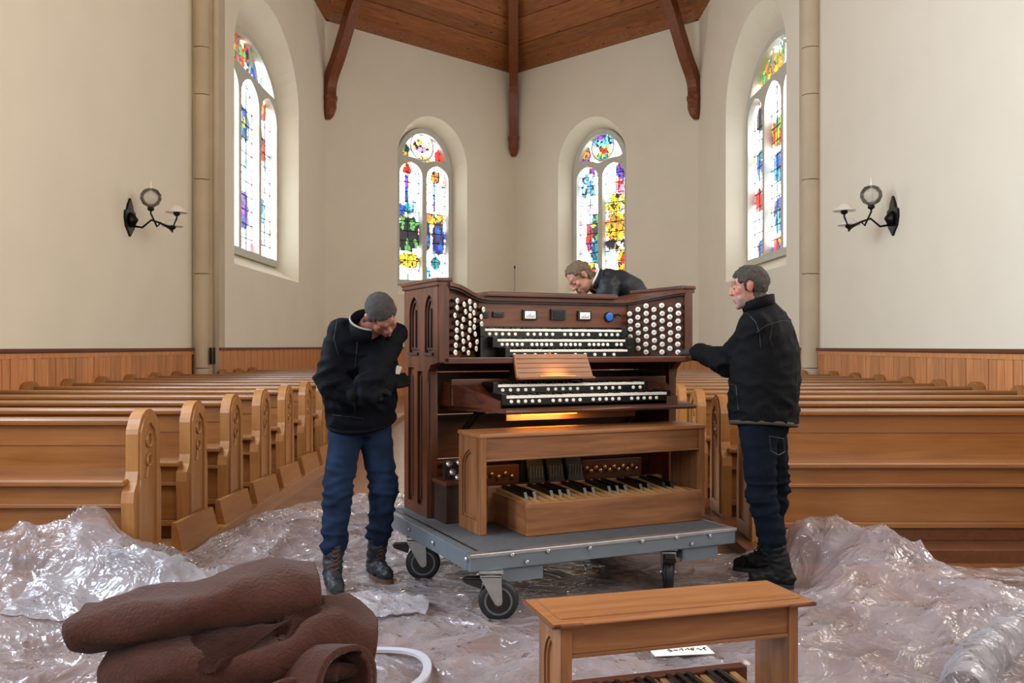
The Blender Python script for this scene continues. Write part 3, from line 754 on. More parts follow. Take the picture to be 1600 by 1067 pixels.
# ------------------------------------------------------------------ organ console (local: x width, y depth, z up from the deck)
CW, CD, CH = 1.75, .60, 1.40
con = empty('organ_console', LL(.133, .80, DZ+.001), RZ, label='large dark wooden pipe organ console with five keyboards standing on the dolly', cat='organ')
X_, Y_, Z_ = M['conx'], M['cony'], M['conz']
def con_side(x, sg):
    out = [(0, 1.36), (.6, 1.36), (.6, 0), (.18, 0), (.18, .80), (.165, .86), (.12, .90), (0, .915)]
    f = lambda u, v, t: V((x+sg*t, u, v))
    root = MB().plate(out, [], f, .014, .045).build('side_panel', Z_, con)
    holes = [arch(.07, .22, .97, 1.2, .11, 10, True), arch(.33, .50, .97, 1.2, .11, 10, True), [(.25, .06), (.35, .06), (.35, .86), (.25, .86)], [(.41, .06), (.52, .06), (.52, .88), (.41, .88)]]
    MB().plate(out, holes, f, -.004, .014).build('panel_frame', Z_, root)
    m = MB()
    for (a, b_) in ((.07, .22), (.33, .50)):
        pts = arch(a+.028, b_-.028, 1.0, 1.19, .09, 10, True)
        m.plate(arch(a+.018, b_-.018, .99, 1.19, .1, 10, True), [pts], f, .004, .014)
        c_ = (a+b_)/2; m.tube([f(c_, 1.0, .008), f(c_, 1.23, .008)], .006, 6)
        m.box(min(f(0, 0, 0).x, f(0, 0, -.014).x), max(f(0, 0, 0).x, f(0, 0, -.014).x), a, b_, .955, .972)
    m.build('gothic_tracery', M['darkx'], root)
    m = MB()
    for q in (.275, .325, .435, .465, .495):
        m.tube([f(q, .09, .012), f(q, .83, .012)], .008, 6)
    m.build('reeding', Z_, root)
con_side(0, 1); con_side(CW, -1)
for x0, x1 in ((-.015, .075), (CW-.075, CW+.015)):
    m = MB(); m.box(x0-.006, x1+.006, -.02, .62, 1.378, 1.402, .006); m.box(x0, x1, -.012, .612, 1.355, 1.378, .004); m.build('side_cap', Y_, con)
MB().box(.0, .062, -.012, .03, .915, 1.36, .004).build('corner_post', Z_, con)
MB().box(CW-.062, CW, -.012, .03, .915, 1.36, .004).build('corner_post', Z_, con)
MB().box(.012, .06, .17, .21, 0, .9, .004).build('lower_post', Z_, con)
MB().box(CW-.06, CW-.012, .17, .21, 0, .9, .004).build('lower_post', Z_, con)
# sagging top and front moulding, concave in plan
def yf(x): return .235*smoothstep(.04, .40, x)*smoothstep(.04, .40, CW-x)
def zt(x): return 1.375-.065*smoothstep(.05, .42, x)*smoothstep(.05, .42, CW-x)
def sweep_top(dz0, dz1, dy, yb, nm, mat):
    m = MB(); prev = None
    for i in range(41):
        x = .06+(CW-.12)*i/40
        a = [m.b.verts.new((x, yf(x)+dy, zt(x)+dz0)), m.b.verts.new((x, yb, zt(x)+dz0)), m.b.verts.new((x, yb, zt(x)+dz1)), m.b.verts.new((x, yf(x)+dy, zt(x)+dz1))]
        if prev:
            for k in range(4): m.b.faces.new((prev[k], prev[(k+1) % 4], a[(k+1) % 4], a[k]))
        else: m.b.faces.new(a[::-1])
        prev = a
    m.b.faces.new(prev); m.build(nm, mat, con)
sweep_top(-.022, 0, -.035, .6, 'top_board', X_); sweep_top(-.036, -.022, -.02, .5, 'top_moulding', M['darkx'])
m = MB(); m.box(.39, 1.30, .17, .58, 1.312, 1.336, .005); m.box(.40, 1.29, .19, .57, 1.336, 1.344, .003); m.build('music_lid', X_, con)
# stop jambs
def jamb(xa, ya, xb, yb, nc, rows, nm):
    d = V((xb-xa, yb-ya, 0)); L = d.length; d.normalize(); n = V((d.y, -d.x, 0))
    if n.y > 0: n = -n
    root_m = MB(); p = V((xa, ya, 0))
    def f(s, z, t): return p+d*s+n*t+V((0, 0, z))
    top = [(L*i/8, zt(f(L*i/8, 0, 0).x)-.034) for i in range(9)]
    root_m.plate([(0, .945), (L, .945)]+top[::-1], [], f, -.02, 0)
    root = root_m.build(nm, X_, con)
    first = None; ang = math.atan2(n.y, n.x)
    for c_ in range(nc):
        k = rows if c_ % 2 == 0 else rows-1
        for r_ in range(k):
            s = L*(c_+.38)/(nc-.1); z = .972+(1.285-.985)*(r_+(0 if c_ % 2 == 0 else .5))/(rows-1)
            if z > zt(f(s, 0, 0).x)-.055: continue
            if first is None:
                m = MB(); rot = Matrix.Rotation(PI/2, 4, 'Y')
                m.lathe([(.012, 0), (.009, .01), (.009, .02), (.017, .025), (.0195, .032), (.0185, .036)], 12, rot)
                first = m.build('draw_knob', M['knobdark'], root, smooth=True)
                m = MB(); m.lathe([(.0175, .0355), (.0165, .040), (.004, .0415)], 12, rot); fc = m.build('knob_face', M['ivory'], first, smooth=True)
                m = MB(); m.box(.0414, .0424, -.008, .008, -.002, .001); m.box(.0414, .0424, -.006, .006, .004, .0055); m.build('engraving', M['ink'], first)
                o = first
            else: o = copy_tree(first, root)
            o.location = f(s, z, random.choice((0, 0, 0, .008, .014))); o.rotation_euler = (random.uniform(-.5, .5), random.uniform(-.06, .06), ang+random.uniform(-.08, .08))
            o.scale = (random.uniform(.75, 1.25), 1, 1)
jamb(.062, .012, .345, .225, 5, 8, 'stop_jamb_left')
jamb(CW-.345, .225, CW-.062, .012, 7, 7, 'stop_jamb_right')
bpy.data.objects['stop_jamb_left'].name = 'stop_jamb'; bpy.data.objects['stop_jamb_right'].name = 'stop_jamb.001'
# name board with its instruments
MB().box(.34, CW-.34, .235, .255, 1.13, 1.285).build('name_board', M['name'], con)
def instrument(x, z, w_, h, face, nm, lines=True):
    r_ = MB().box(x-w_/2, x+w_/2, .218, .236, z-h/2, z+h/2, .003).build(nm, M['black'], con)
    if face: MB().box(x-w_/2+.014, x+w_/2-.014, .2155, .219, z-h/2+.01, z+h/2-.01, .001).build('display', M[face], r_)
    if lines:
        m = MB()
        for q in range(5): m.box(x-w_*.26+q*w_*.12, x-w_*.26+q*w_*.12+.004, .2142, .2156, z-.012, z-.004+.012*(q*7 % 3)/2)
        m.box(x-w_*.3, x+w_*.3, .2142, .2156, z-.016, z-.013); m.build('scale_marks', M['ink'], r_)
instrument(.385, 1.205, .055, .045, 'screen', 'switch_panel', False)
instrument(.475, 1.205, .075, .035, 'screen', 'switch_panel', False)
instrument(.69, 1.205, .10, .065, 'dial', 'swell_indicator')
instrument(.89, 1.21, .105, .07, 'screen', 'dark_display', False)
instrument(1.08, 1.205, .10, .062, 'dial', 'swell_indicator')
b = MB(); b.lathe([(.034, 0), (.034, .012), (.028, .016)], 18, Matrix.Translation((1.265, .235, 1.2)) @ Matrix.Rotation(PI/2, 4, 'X')); o = b.build('round_gauge', M['black'], con)
MB().lathe([(.027, .0165), (.02, .019), (.002, .02)], 18, Matrix.Translation((1.265, .235, 1.2)) @ Matrix.Rotation(PI/2, 4, 'X')).build('gauge_face', M['blue'], o)
m = MB(); m.tube([(1.30, .225, 1.21), (1.325, .21, 1.215), (1.335, .2, 1.205)], .007, 6); m.build('gauge_lever', M['black'], o)
for (x0_, x1_, z) in ((.43, .50, 1.21), (.43, .50, 1.198)): pass
# manuals
def manual(x0, x1, y, z, nm, cheek=.03, pist=18, pis_mat='ivory', dz=.03, double=False):
    r_ = MB().box(x0-cheek, x1+cheek, y+.004, y+.17, z-.05, z-.014).build(nm, M['black'], con)
    n = int((x1-x0)/.0255); kw = (x1-x0)/n; m = MB()
    for k in range(n):
        m.box(x0+k*kw+.0007, x0+(k+1)*kw-.0007, y, y+.145, z-.014, z+random.uniform(-.0012, .0012))
    m.build('white_keys', M['ivory'], r_, kind='stuff')
    m = MB()
    for k in range(n-1):
        if k % 7 in (0, 1, 3, 4, 5): m.box(x0+(k+1)*kw-.006, x0+(k+1)*kw+.006, y+.05, y+.145, z, z+.010)
    m.build('black_keys', M['ebony'], r_, kind='stuff')
    for a_, c_ in ((x0-cheek, x0-.002), (x1+.002, x1+cheek)):
        MB().box(a_, c_, y-.0, y+.16, z-.05, z+.014, .003).build('key_cheek', M['black'], r_)
    first = None
    for k in range(pist):
        x = x0+.03+(x1-x0-.06)*k/(pist-1)
        if k % 6 == 5: continue
        if first is None:
            first = MB().lathe([(.0105, 0), (.0105, .006), (.008, .008)], 8, Matrix.Rotation(PI/2, 4, 'X')).build('thumb_piston', M[pis_mat], r_); o = first
        else: o = first.copy(); C.objects.link(o)
        o.location = (x, y+.004, z-.032)
    return r_
manual(.345, 1.30, .13, 1.115, 'keyboard', pist=22)
manual(.40, 1.29, .07, 1.052, 'keyboard', pist=26)
manual(.455, 1.27, .012, .99, 'keyboard', pist=12)
MB().box(.32, 1.40, .14, .24, .945, 1.065).build('key_bed', M['black'], con)
MB().box(.335, 1.39, .20, .234, 1.06, 1.132).build('key_fallback', M['black'], con)
m = MB(); m.box(.03, CW-.03, -.012, .36, .908, .945, .006); m.build('case_shelf', X_, con)
# cabinet back and knee boards
b = MB()
z = 0; k = 0
for h in (.30, .28, .27, .30, .2):
    MB().box(.046, CW-.046, .555-.004*(k % 2), .58, z, z+h-.006).build('back_board', X_, con); z += h; k += 1
MB().box(.046, CW-.046, .43, .45, 0, .28).build('knee_board', X_, con)
MB().box(.046, CW-.046, .38, .45, .28, .30, .004).build('knee_rail', X_, con)
# keydesk
m = MB(); m.plate([(.12, .30), (.26, -.16), (.32, -.27), (1.56, -.27), (1.62, -.16), (1.69, .30)], [], lambda u, v, t: V((u, v, t)), .632, .655); kd = m.build('keydesk', X_, con)
m = MB(); m.tube([(.30, -.272, .64), (1.58, -.272, .64)], .013, 8); m.build('lip_moulding', X_, kd, smooth=True)
for x0, x1, xb in ((.16, .30, -1), (1.43, 1.60, 1)):
    m = MB()
    if xb < 0: q = [(.13, .18), (.10, .22), (.285, -.2), (.315, -.17)]
    else: q = [(1.60, .22), (1.64, .22), (1.50, -.2), (1.44, -.17)]
    zz = [.80, .80, .70, .70]
    lo = [V((p[0], p[1], .655)) for p in q]; hi = [V((p[0], p[1], z)) for p, z in zip(q, zz)]
    m.quadbox(lo+hi); m.build('desk_cheek', Y_, kd)
m = MB(); m.quadbox([V(p) for p in ((.12, -.0+.15, .775), (.33, -.17, .675), (.345, -.08, .675), (.345, .15, .775), (.12, .15, .79), (.33, -.17, .69), (.345, -.08, .69), (.345, .15, .79))]); m.build('cheek_top', Y_, kd)
m = MB(); m.quadbox([V(p) for p in ((1.43, .15, .775), (1.43, -.08, .675), (1.52, -.17, .675), (1.64, .15, .775), (1.43, .15, .79), (1.43, -.08, .69), (1.52, -.17, .69), (1.64, .15, .79))]); m.build('cheek_top', Y_, kd)
MB().box(.13, 1.64, .13, .16, .655, .815, .006).build('desk_back_rail', X_, kd)
manual(.355, 1.36, -.04, .785, 'keyboard', pist=20)
manual(.35, 1.44, -.17, .725, 'keyboard', pist=24)
MB().box(.33, 1.40, .0, .12, .655, .74).build('key_bed', M['black'], con)
for q in ([(.40, .1, .655), (.36, .28, .60), (.30, .42, .45)], [(1.45, .1, .655), (1.5, .28, .60), (1.5, .42, .45)]):
    MB().tube(q, .02, 6).build('desk_bracket', M['darkx'], con)
# music rack with its small warm lamp
r_ = MB().quadbox([V(p) for p in ((.46, -.075, .828), (.97, -.075, .828), (.97, -.055, .824), (.46, -.055, .824), (.47, -.012, .962), (.96, -.012, .962), (.96, .006, .958), (.47, .006, .958))]).build('music_rack', M['topx'], con)
for k in range(1, 5):
    t = k/5; MB().tube([(.475, -.0765+.063*t, .828+.134*t), (.955, -.0765+.063*t, .828+.134*t)], .0015, 4).build('rack_groove', M['cap'], r_)
MB().box(.46, .97, -.105, -.06, .815, .828, .003).build('rack_ledge', M['benx'], r_)
MB().box(.70, .715, -.016, .0, .955, .972).build('rack_catch', M['brass'], r_)
m = MB(); m.tube([(.60, -.093, .832), (.84, -.093, .832)], .004, 8); m.build('lamp_tube', M['brass'], r_)
for q in (.50, .93): MB().box(q, q+.02, -.02, .12, .8, .93).build('rack_strut', M['darkx'], con)
# amber pedal light below the keydesk
o = MB().box(.40, 1.28, -.06, -.04, .575, .632).build('light_board', M['benx'], con)
m = MB(); m.tube([(.46, -.14, .618), (.82, -.14, .618)], .008, 8); m.build('pedal_lamp', M['amber'], o)
l = bpy.data.lights.new('pedal_light', 'AREA'); l.shape = 'RECTANGLE'; l.size = .36; l.size_y = .05; l.energy = 3.2; l.color = (1, .5, .12)
lo = bpy.data.objects.new('pedal_light', l); C.objects.link(lo); lo.parent = con; lo.location = (.62, -.15, .605); lo.rotation_euler = (R(55), 0, 0)
l = bpy.data.lights.new('rack_light', 'AREA'); l.shape = 'RECTANGLE'; l.size = .12; l.size_y = .02; l.energy = .35; l.color = (1, .6, .25)
lo = bpy.data.objects.new('rack_light', l); C.objects.link(lo); lo.parent = con; lo.location = (.72, -.10, .842); lo.rotation_euler = (R(130), 0, 0)
# toe studs and swell shoes
r_ = MB().box(.03, .26, -.04, .16, 0, .215, .004).build('toe_block', M['darkx'], con)
MB().box(.02, .27, -.06, .17, .215, .24, .006).build('toe_block_cap', X_, r_)
first = None
for k, (x, y, z) in enumerate([(.07, 0, .33), (.13, -.01, .335), (.19, -.005, .33), (.08, -.03, .285), (.15, -.03, .285), (.21, -.03, .28), (.11, -.04, .255)]):
    if first is None:
        first = MB().lathe([(.008, -.05), (.008, 0), (.018, .004), (.022, .012), (.018, .02), (.004, .024)], 14, Matrix.Rotation(R(65), 4, 'X')).build('toe_stud', M['zinc'], r_, smooth=True); o = first
    else: o = first.copy(); C.objects.link(o)
    o.location = (x, y+.02, z)
MB().box(.05, .24, .03, .06, .24, .34).build('stud_backing', M['darkx'], r_)
bx_ = MB().box(.68, 1.12, .33, .43, .06, .34).build('swell_box', M['black'], con)
first = None
for x in (.76, .90, 1.04):
    if first is None:
        first = MB().quadbox([V(p) for p in ((-.055, -.09, .0), (.055, -.09, .0), (.055, -.07, .0), (-.055, -.07, .0), (-.055, -.02, .2), (.055, -.02, .2), (.055, 0, .2), (-.055, 0, .2))]).build('swell_shoe', M['rubber'], bx_)
        m = MB()
        for q in range(5): m.box(-.045+.02*q, -.035+.02*q, -.062, -.05, .06, .15, mat=Matrix.Rotation(0, 4, 'X'))
        m.build('tread', M['hub'], first); o = first
    else: o = copy_tree(first, bx_)
    o.location = (x, .33, .10)
sr = MB().box(.40, 1.60, .36, .43, .14, .26, .004).build('stud_rail', X_, con); first = None
for k in range(17):
    x = .44+.046*k if k < 5 else 1.16+.035*(k-5)
    if first is None:
        first = MB().lathe([(.008, 0), (.008, .012), (.015, .016), (.015, .024), (.01, .028)], 10, Matrix.Rotation(PI/2, 4, 'X')).build('toe_piston', M['brass'], sr, smooth=True); o = first
    else: o = first.copy(); C.objects.link(o)
    o.location = (x, .36, .19+.02*(k % 2))
m = MB(); m.tube([(.30, .25, .10), (.6, .2, .12), (.9, .18, .10), (1.3, .18, .13), (1.6, .2, .12)], .007, 6); m.build('cable', M['hub'], con, smooth=True)

# ------------------------------------------------------------------ benches and pedalboards
def bench(name, loc, rz, Wd, D, H, label, over, mats=('benx', 'benz', 'topx'), rail=.045, ap=.115):
    root = empty(name, loc, rz, label=label, cat='bench')
    m = MB(); m.box(over*.6, Wd-over*.6, over*.6, D-over*.6, H-.022, H-.006, .003)
    m.box(0, Wd, 0, D, H-.020, H-.008, .006) if over > .01 else None
    m.box(over, Wd-over, over, D-over, H-.012, H, .003); m.build('seat_top', M[mats[2]], root)
    i = over+.006
    if over > .01:
        for x0, x1, xa, xb in ((-.004, .10, -.006, .028), (Wd-.10, Wd+.004, Wd-.028, Wd+.006)):
            mm = MB(); mm.box(x0, x1, -.004, .03, H-.024, H-.010, .005); mm.box(xa, xb, -.004, D+.004, H-.024, H-.010, .005)
            mm.build('edge_moulding', M['cap'], root)
    MB().box(i+.03, Wd-i-.03, i+.004, i+.024, H-.022-ap, H-.022, .003).build('front_apron', M[mats[0]], root)
    MB().box(i+.03, Wd-i-.03, D-i-.024, D-i-.004, H-.022-ap*.8, H-.022, .003).build('rear_apron', M[mats[0]], root)
    MB().box(i+.03, Wd-i-.03, i+.0, i+.028, H-.022-ap-.012, H-.022-ap, .002).build('apron_bead', M[mats[0]], root)
    for x, sg in ((i, 1), (Wd-i, -1)):
        out = [(i, 0), (D-i, 0), (D-i, H-.022), (i, H-.022)]
        f = lambda u, v, t, x=x, sg=sg: V((x+sg*t, u, v))
        s = MB().plate(out, [], f, .012, .03).build('side_panel', M[mats[1]], root)
        MB().plate(out, [arch(i+.05, D-i-.05, .07, H*.62, H*.2, 12, True)], f, -.003, .012).build('panel_frame', M[mats[1]], s)
        mm = MB(); pts = arch(i+.065, D-i-.065, .085, H*.62, H*.175, 12, True)
        mm.plate(arch(i+.052, D-i-.052, .072, H*.62, H*.195, 12, True), [pts], f, .004, .012); mm.build('arch_moulding', M[mats[1]], s)
        MB().box(min(x, x+sg*.034), max(x, x+sg*.034), i-.004, i+.03, 0, H-.022, .003).build('front_stile', M[mats[1]], s)
    return root
def pedalboard(name, loc, rz, Wd, D, Hf, label, n=20, mats='ben', openleft=False):
    root = empty(name, loc, rz, label=label, cat='pedalboard')
    MB().box(0, Wd, 0, .022, 0, Hf, .004).build('front_board', M[mats+'x'], root)
    MB().box(.005, .027, .022, D, 0, Hf-.004, .003).build('cheek', M[mats+'y'], root)
    MB().box(Wd-.027, Wd-.005, .022, D, 0, Hf-.004, .003).build('cheek', M[mats+'y'], root)
    MB().box(-.03, Wd+.03, D-.05, D, 0, Hf+.03, .004).build('heel_rail', M[mats+'x'], root)
    MB().box(0.03, Wd-.03, .022, D, 0.005, .02).build('base_board', M['darkx'], root)
    kw = (Wd-.08)/n; a = b_ = None
    for k in range(n):
        if a is None:
            m = MB(); m.quadbox([V(p) for p in ((-.012, .03, Hf-.06), (.012, .03, Hf-.06), (.012, D-.05, Hf-.05), (-.012, D-.05, Hf-.05), (-.014, .03, Hf-.012), (.014, .03, Hf-.012), (.012, D-.05, Hf+.018), (-.012, D-.05, Hf+.018))])
            a = m.build('natural_pedal', M['pedal'], root); o = a
        else: o = a.copy(); C.objects.link(o)
        o.location = (.04+kw*(k+.5), 0, random.uniform(-.002, .003)); o.rotation_euler = (0, 0, R(3)*(k/n-.5)*-2)
        if k < n-1 and k % 7 in (0, 1, 3, 4, 5):
            if b_ is None:
                m = MB(); m.quadbox([V(p) for p in ((-.009, .16, Hf-.03), (.009, .16, Hf-.03), (.009, D-.05, Hf-.03), (-.009, D-.05, Hf-.03), (-.009, .19, Hf+.028), (.009, .19, Hf+.028), (.009, D-.05, Hf+.035), (-.009, D-.05, Hf+.035))])
                b_ = m.build('sharp_pedal', M['ebony'], root); o2 = b_
            else: o2 = b_.copy(); C.objects.link(o2)
            o2.location = (.04+kw*(k+1), 0, 0); o2.rotation_euler = (0, 0, R(3)*(k/n-.5)*-2)
    return root
bench('organ_bench', LL(.205, .372, DZ+.001), RZ, 1.48, .33, .54, 'mid-brown organ bench with gothic side panels standing on the dolly over the pedals', .006, rail=.03)
pedalboard('pedalboard', LL(.425, .25, DZ+.002), RZ, 1.13, .50, .175, 'organ pedalboard with tan and black pedals on the dolly under the bench', 20)
FB = V((.128, 2.86, 0)); FR_ = R(16.5)
bench('organ_bench', FB, FR_, .93, .30, .5, 'golden-topped organ bench standing on the plastic in the right foreground', .035, ap=.10)
pb = pedalboard('pedalboard', FB+V((math.cos(FR_)*.10-math.sin(FR_)*-.22, math.sin(FR_)*.10+math.cos(FR_)*-.22, 0)), FR_, .74, .60, .14, 'organ pedalboard lying under the foreground bench', 18, 'con')
lab = empty('paper_label', (.72, 4.0, .045), R(8), label='white paper label with black handwriting lying on the plastic behind the foreground bench', cat='label')
MB().box(-.13, .13, -.08, .08, 0, .003).build('sheet', M['paper'], lab)
m = MB(); random.seed(3)
for row, (xa, xb) in enumerate(((-.1, .0), (-.06, .11))):
    x = xa
    while x < xb:
        y0_ = .035-.06*row; q = [V((x, y0_, .0045))]
        for _ in range(4): q.append(V((x+random.uniform(0, .022), y0_+random.uniform(-.014, .018), .0045)))
        m.tube(q, .0022, 4); x += .026
m.build('handwriting', M['ink'], lab)

# ------------------------------------------------------------------ polythene sheeting
def ridged(p): return 1-abs(noise.noise(p))*2
DAMP = [(-.97, 5.0, .22), (-.72, 5.3, .22), (1.46, 5.15, .26), (1.44, 5.5, .22), (-.08, 4.56, .2), (.92, 5.05, .2), (-.6, 5.3, .2), (-.55, 3.15, .75), (-.95, 3.1, .6), (.6, 3.0, .75), (.1, 5.3, .9), (.7, 5.5, .9), (.3, 6.3, .6), (.95, 6.9, .6), (.76, 4.25, .3)]
def crease(p, w_):
    d = noise.voronoi(p)[0]; return math.exp(-(d[1]-d[0])/w_)
def tent(x, y, cx, cy, sx, sy):
    r = math.sqrt(((x-cx)/sx)**2+((y-cy)/sy)**2); return max(0, 1-r)**1.25
def gauss(x, y, cx, cy, sx, sy): return math.exp(-((x-cx)/sx)**2-((y-cy)/sy)**2)
def sheet_h(x, y, amp=1.0, seed=0):
    wx = noise.noise(V((x*1.1, y*1.1, seed+3)))*.5; wy = noise.noise(V((x*1.1, y*1.1, seed+8)))*.5
    b_ = ridged(V(((x+wx)*3.6, (y+wy)*3.2, seed+2))); c_ = crease(V(((x+wy)*6, (y-wx)*5, seed+4)), .07)
    h = .025+.035*noise.noise(V((x*1.4, y*1.4, seed)))+crease(V(((x+wx)*1.6, (y+wy)*1.6, seed)), .09)*.055+crease(V(((x+wx)*3.1, (y-wy)*2.2, seed+7)), .06)*.022+c_*.008
    h = max(h, 0)
    h += .24*gauss(x, y, -2.7, 5.05, .75, .42)*(.8+.3*b_)+.20*tent(x, y, -2.22, 5.06, .45, .4)+.16*tent(x, y, -1.9, 4.75, .4, .3)+.10*gauss(x, y, -3.3, 4.2, 1.2, .8)
    h += .10*gauss(x, y, -1.6, 6.4, .5, 1.0)+.46*tent(x, y, 1.64, 5.52, .55, .38)+.20*tent(x, y, 2.0, 5.15, .8, .5)+.08*gauss(x, y, 2.1, 4.9, .6, .6)+.16*gauss(x, y, 1.35, 5.62, .3, .22)+.12*gauss(x, y, 2.3, 4.4, .35, .5)
    k = 1
    for (cx, cy, r) in DAMP:
        d = math.hypot(x-cx, y-cy); k = min(k, smoothstep(r*.6, r*1.5, d))
    return .012+(h*amp)*k+.004*c_
def sheet(name, label, xr, yn, yfar, dens, mat, amp=1.0, seed=0, z0=0, hf=None, edge=.06):
    x0, x1 = xr; m = MB(); nx = int((x1-x0)/dens); rows = []
    ny = int((yfar((x0+x1)/2)-yn)/dens)
    ny = max(ny, 20)
    for i in range(nx+1):
        x = x0+(x1-x0)*i/nx; col = []
        Yf = yfar(x); 
        for j in range(ny+1):
            y = yn+(Yf-yn)*j/ny
            xx = x+.05*noise.noise(V((x*2, y*2, 5+seed)))
            h = hf(xx, y) if hf else sheet_h(xx, y, amp, seed)
            col.append(m.b.verts.new((xx, y, z0+h)))
        rows.append(col)
    for i in range(nx):
        for j in range(ny): m.b.faces.new((rows[i][j], rows[i+1][j], rows[i+1][j+1], rows[i][j+1]))
    o = m.build(name, mat, smooth=True, normals=False, label=label, cat='plastic sheet'); return o
def yf_main(x):
    pts = [(-3.6, 5.0), (-3.2, 5.0), (-2.4, 5.12), (-2.0, 5.1), (-1.85, 5.9), (-1.7, 7.0), (-1.3, 7.9), (-.6, 8.0), (0, 7.3), (.8, 6.6), (1.3, 5.95), (1.75, 5.72), (2.05, 5.3), (2.3, 4.75), (2.55, 4.35), (2.75, 4.0)]
    for a, b_ in zip(pts, pts[1:]):
        if x <= b_[0]: return a[1]+(b_[1]-a[1])*(x-a[0])/(b_[0]-a[0])+.06*noise.noise(V((x*5, 0, 1)))
    return pts[-1][1]
sheet('plastic_sheet', 'large crumpled clear plastic sheet covering the floor under the dolly', (-3.6, 2.7), 2.4, yf_main, .022, M['plastic'])
sheet('plastic_sheet', 'thin flat clear plastic sheet lying on the bare floorboards at the right edge', (2.35, 4.4), 4.55, lambda x: 5.55-.25*abs(x-3.3), .03, M['plastic'], .45, 9, .0)
# milky bulge before the left pews, crumpled scrap by the left caster
def bulge(cx, cy, sx, sy, h, seed):
    def hf(x, y):
        g = gauss(x, y, cx, cy, sx, sy); r = ridged(V((x*4, y*3.5, seed)))
        return .02+h*g*(.8+.3*r)+.02*ridged(V((x*11, y*9, seed+1)))*g**.5+max(0, sheet_h(x, y))*.9
    return hf
sheet('plastic_sheet', 'milky bulging fold of plastic in front of the nearest left pew', (-2.35, -1.25), 4.25, lambda x: 5.12-.2*abs(x+1.8), .02, M['plasticw'], hf=bulge(-1.72, 4.62, .30, .2, .10, 3))
sheet('plastic_sheet', 'crumpled translucent scrap of plastic beside the toes of the left boots', (-.86, -.40), 4.40, lambda x: 4.86-.35*abs(x+.62), .018, M['plasticw'], hf=bulge(-.64, 4.64, .22, .13, .07, 5))
# rolled end of the sheet, bottom right
def roll(name, label, pts, rad, mat, seed):
    m = MB(); n = 60; P = []
    for i in range(n+1):
        t = i/n*(len(pts)-1); k = min(int(t), len(pts)-2); P.append(V(pts[k]).lerp(V(pts[k+1]), t-k))
    m.tube(P, [rad*(1+.25*noise.noise(V((i*.23, seed, 0)))) for i in range(n+1)], 22, False)
    for v in m.b.verts:
        r = ridged(V((v.co.x*9, v.co.y*9, v.co.z*9+seed))); v.co += V((0, 0, 1))*.016*r+V((1, -1, 0))*.010*noise.noise(v.co*14)
    return m.build(name, mat, smooth=True, normals=False, label=label, cat='plastic roll')
roll('plastic_roll', 'rolled milky edge of the plastic sheet in the bottom right corner', [(2.62, 4.35, .10), (2.2, 4.05, .09), (1.85, 3.7, .09), (1.6, 3.3, .09)], .085, M['plasticw'], 4)
# white hoop
m = MB(); n = 40; prev = None
for i in range(n):
    a = 2*PI*i/n; q = []
    for r_, z in ((.185, .045), (.215, .045), (.215, .058), (.185, .058)):
        q.append(m.b.verts.new((-.56+r_*1.1*math.cos(a), 3.72+r_*1.35*math.sin(a), z+.006*math.sin(3*a))))
    if prev:
        for k in range(4): m.b.faces.new((prev[k], prev[(k+1) % 4], q[(k+1) % 4], q[k]))
    else: f0 = q
    prev = q
for k in range(4): m.b.faces.new((prev[k], prev[(k+1) % 4], f0[(k+1) % 4], f0[k]))
m.build('strap_loop', M['tape'], label='flat white strap loop lying on the plastic beside the brown blankets', cat='strap')

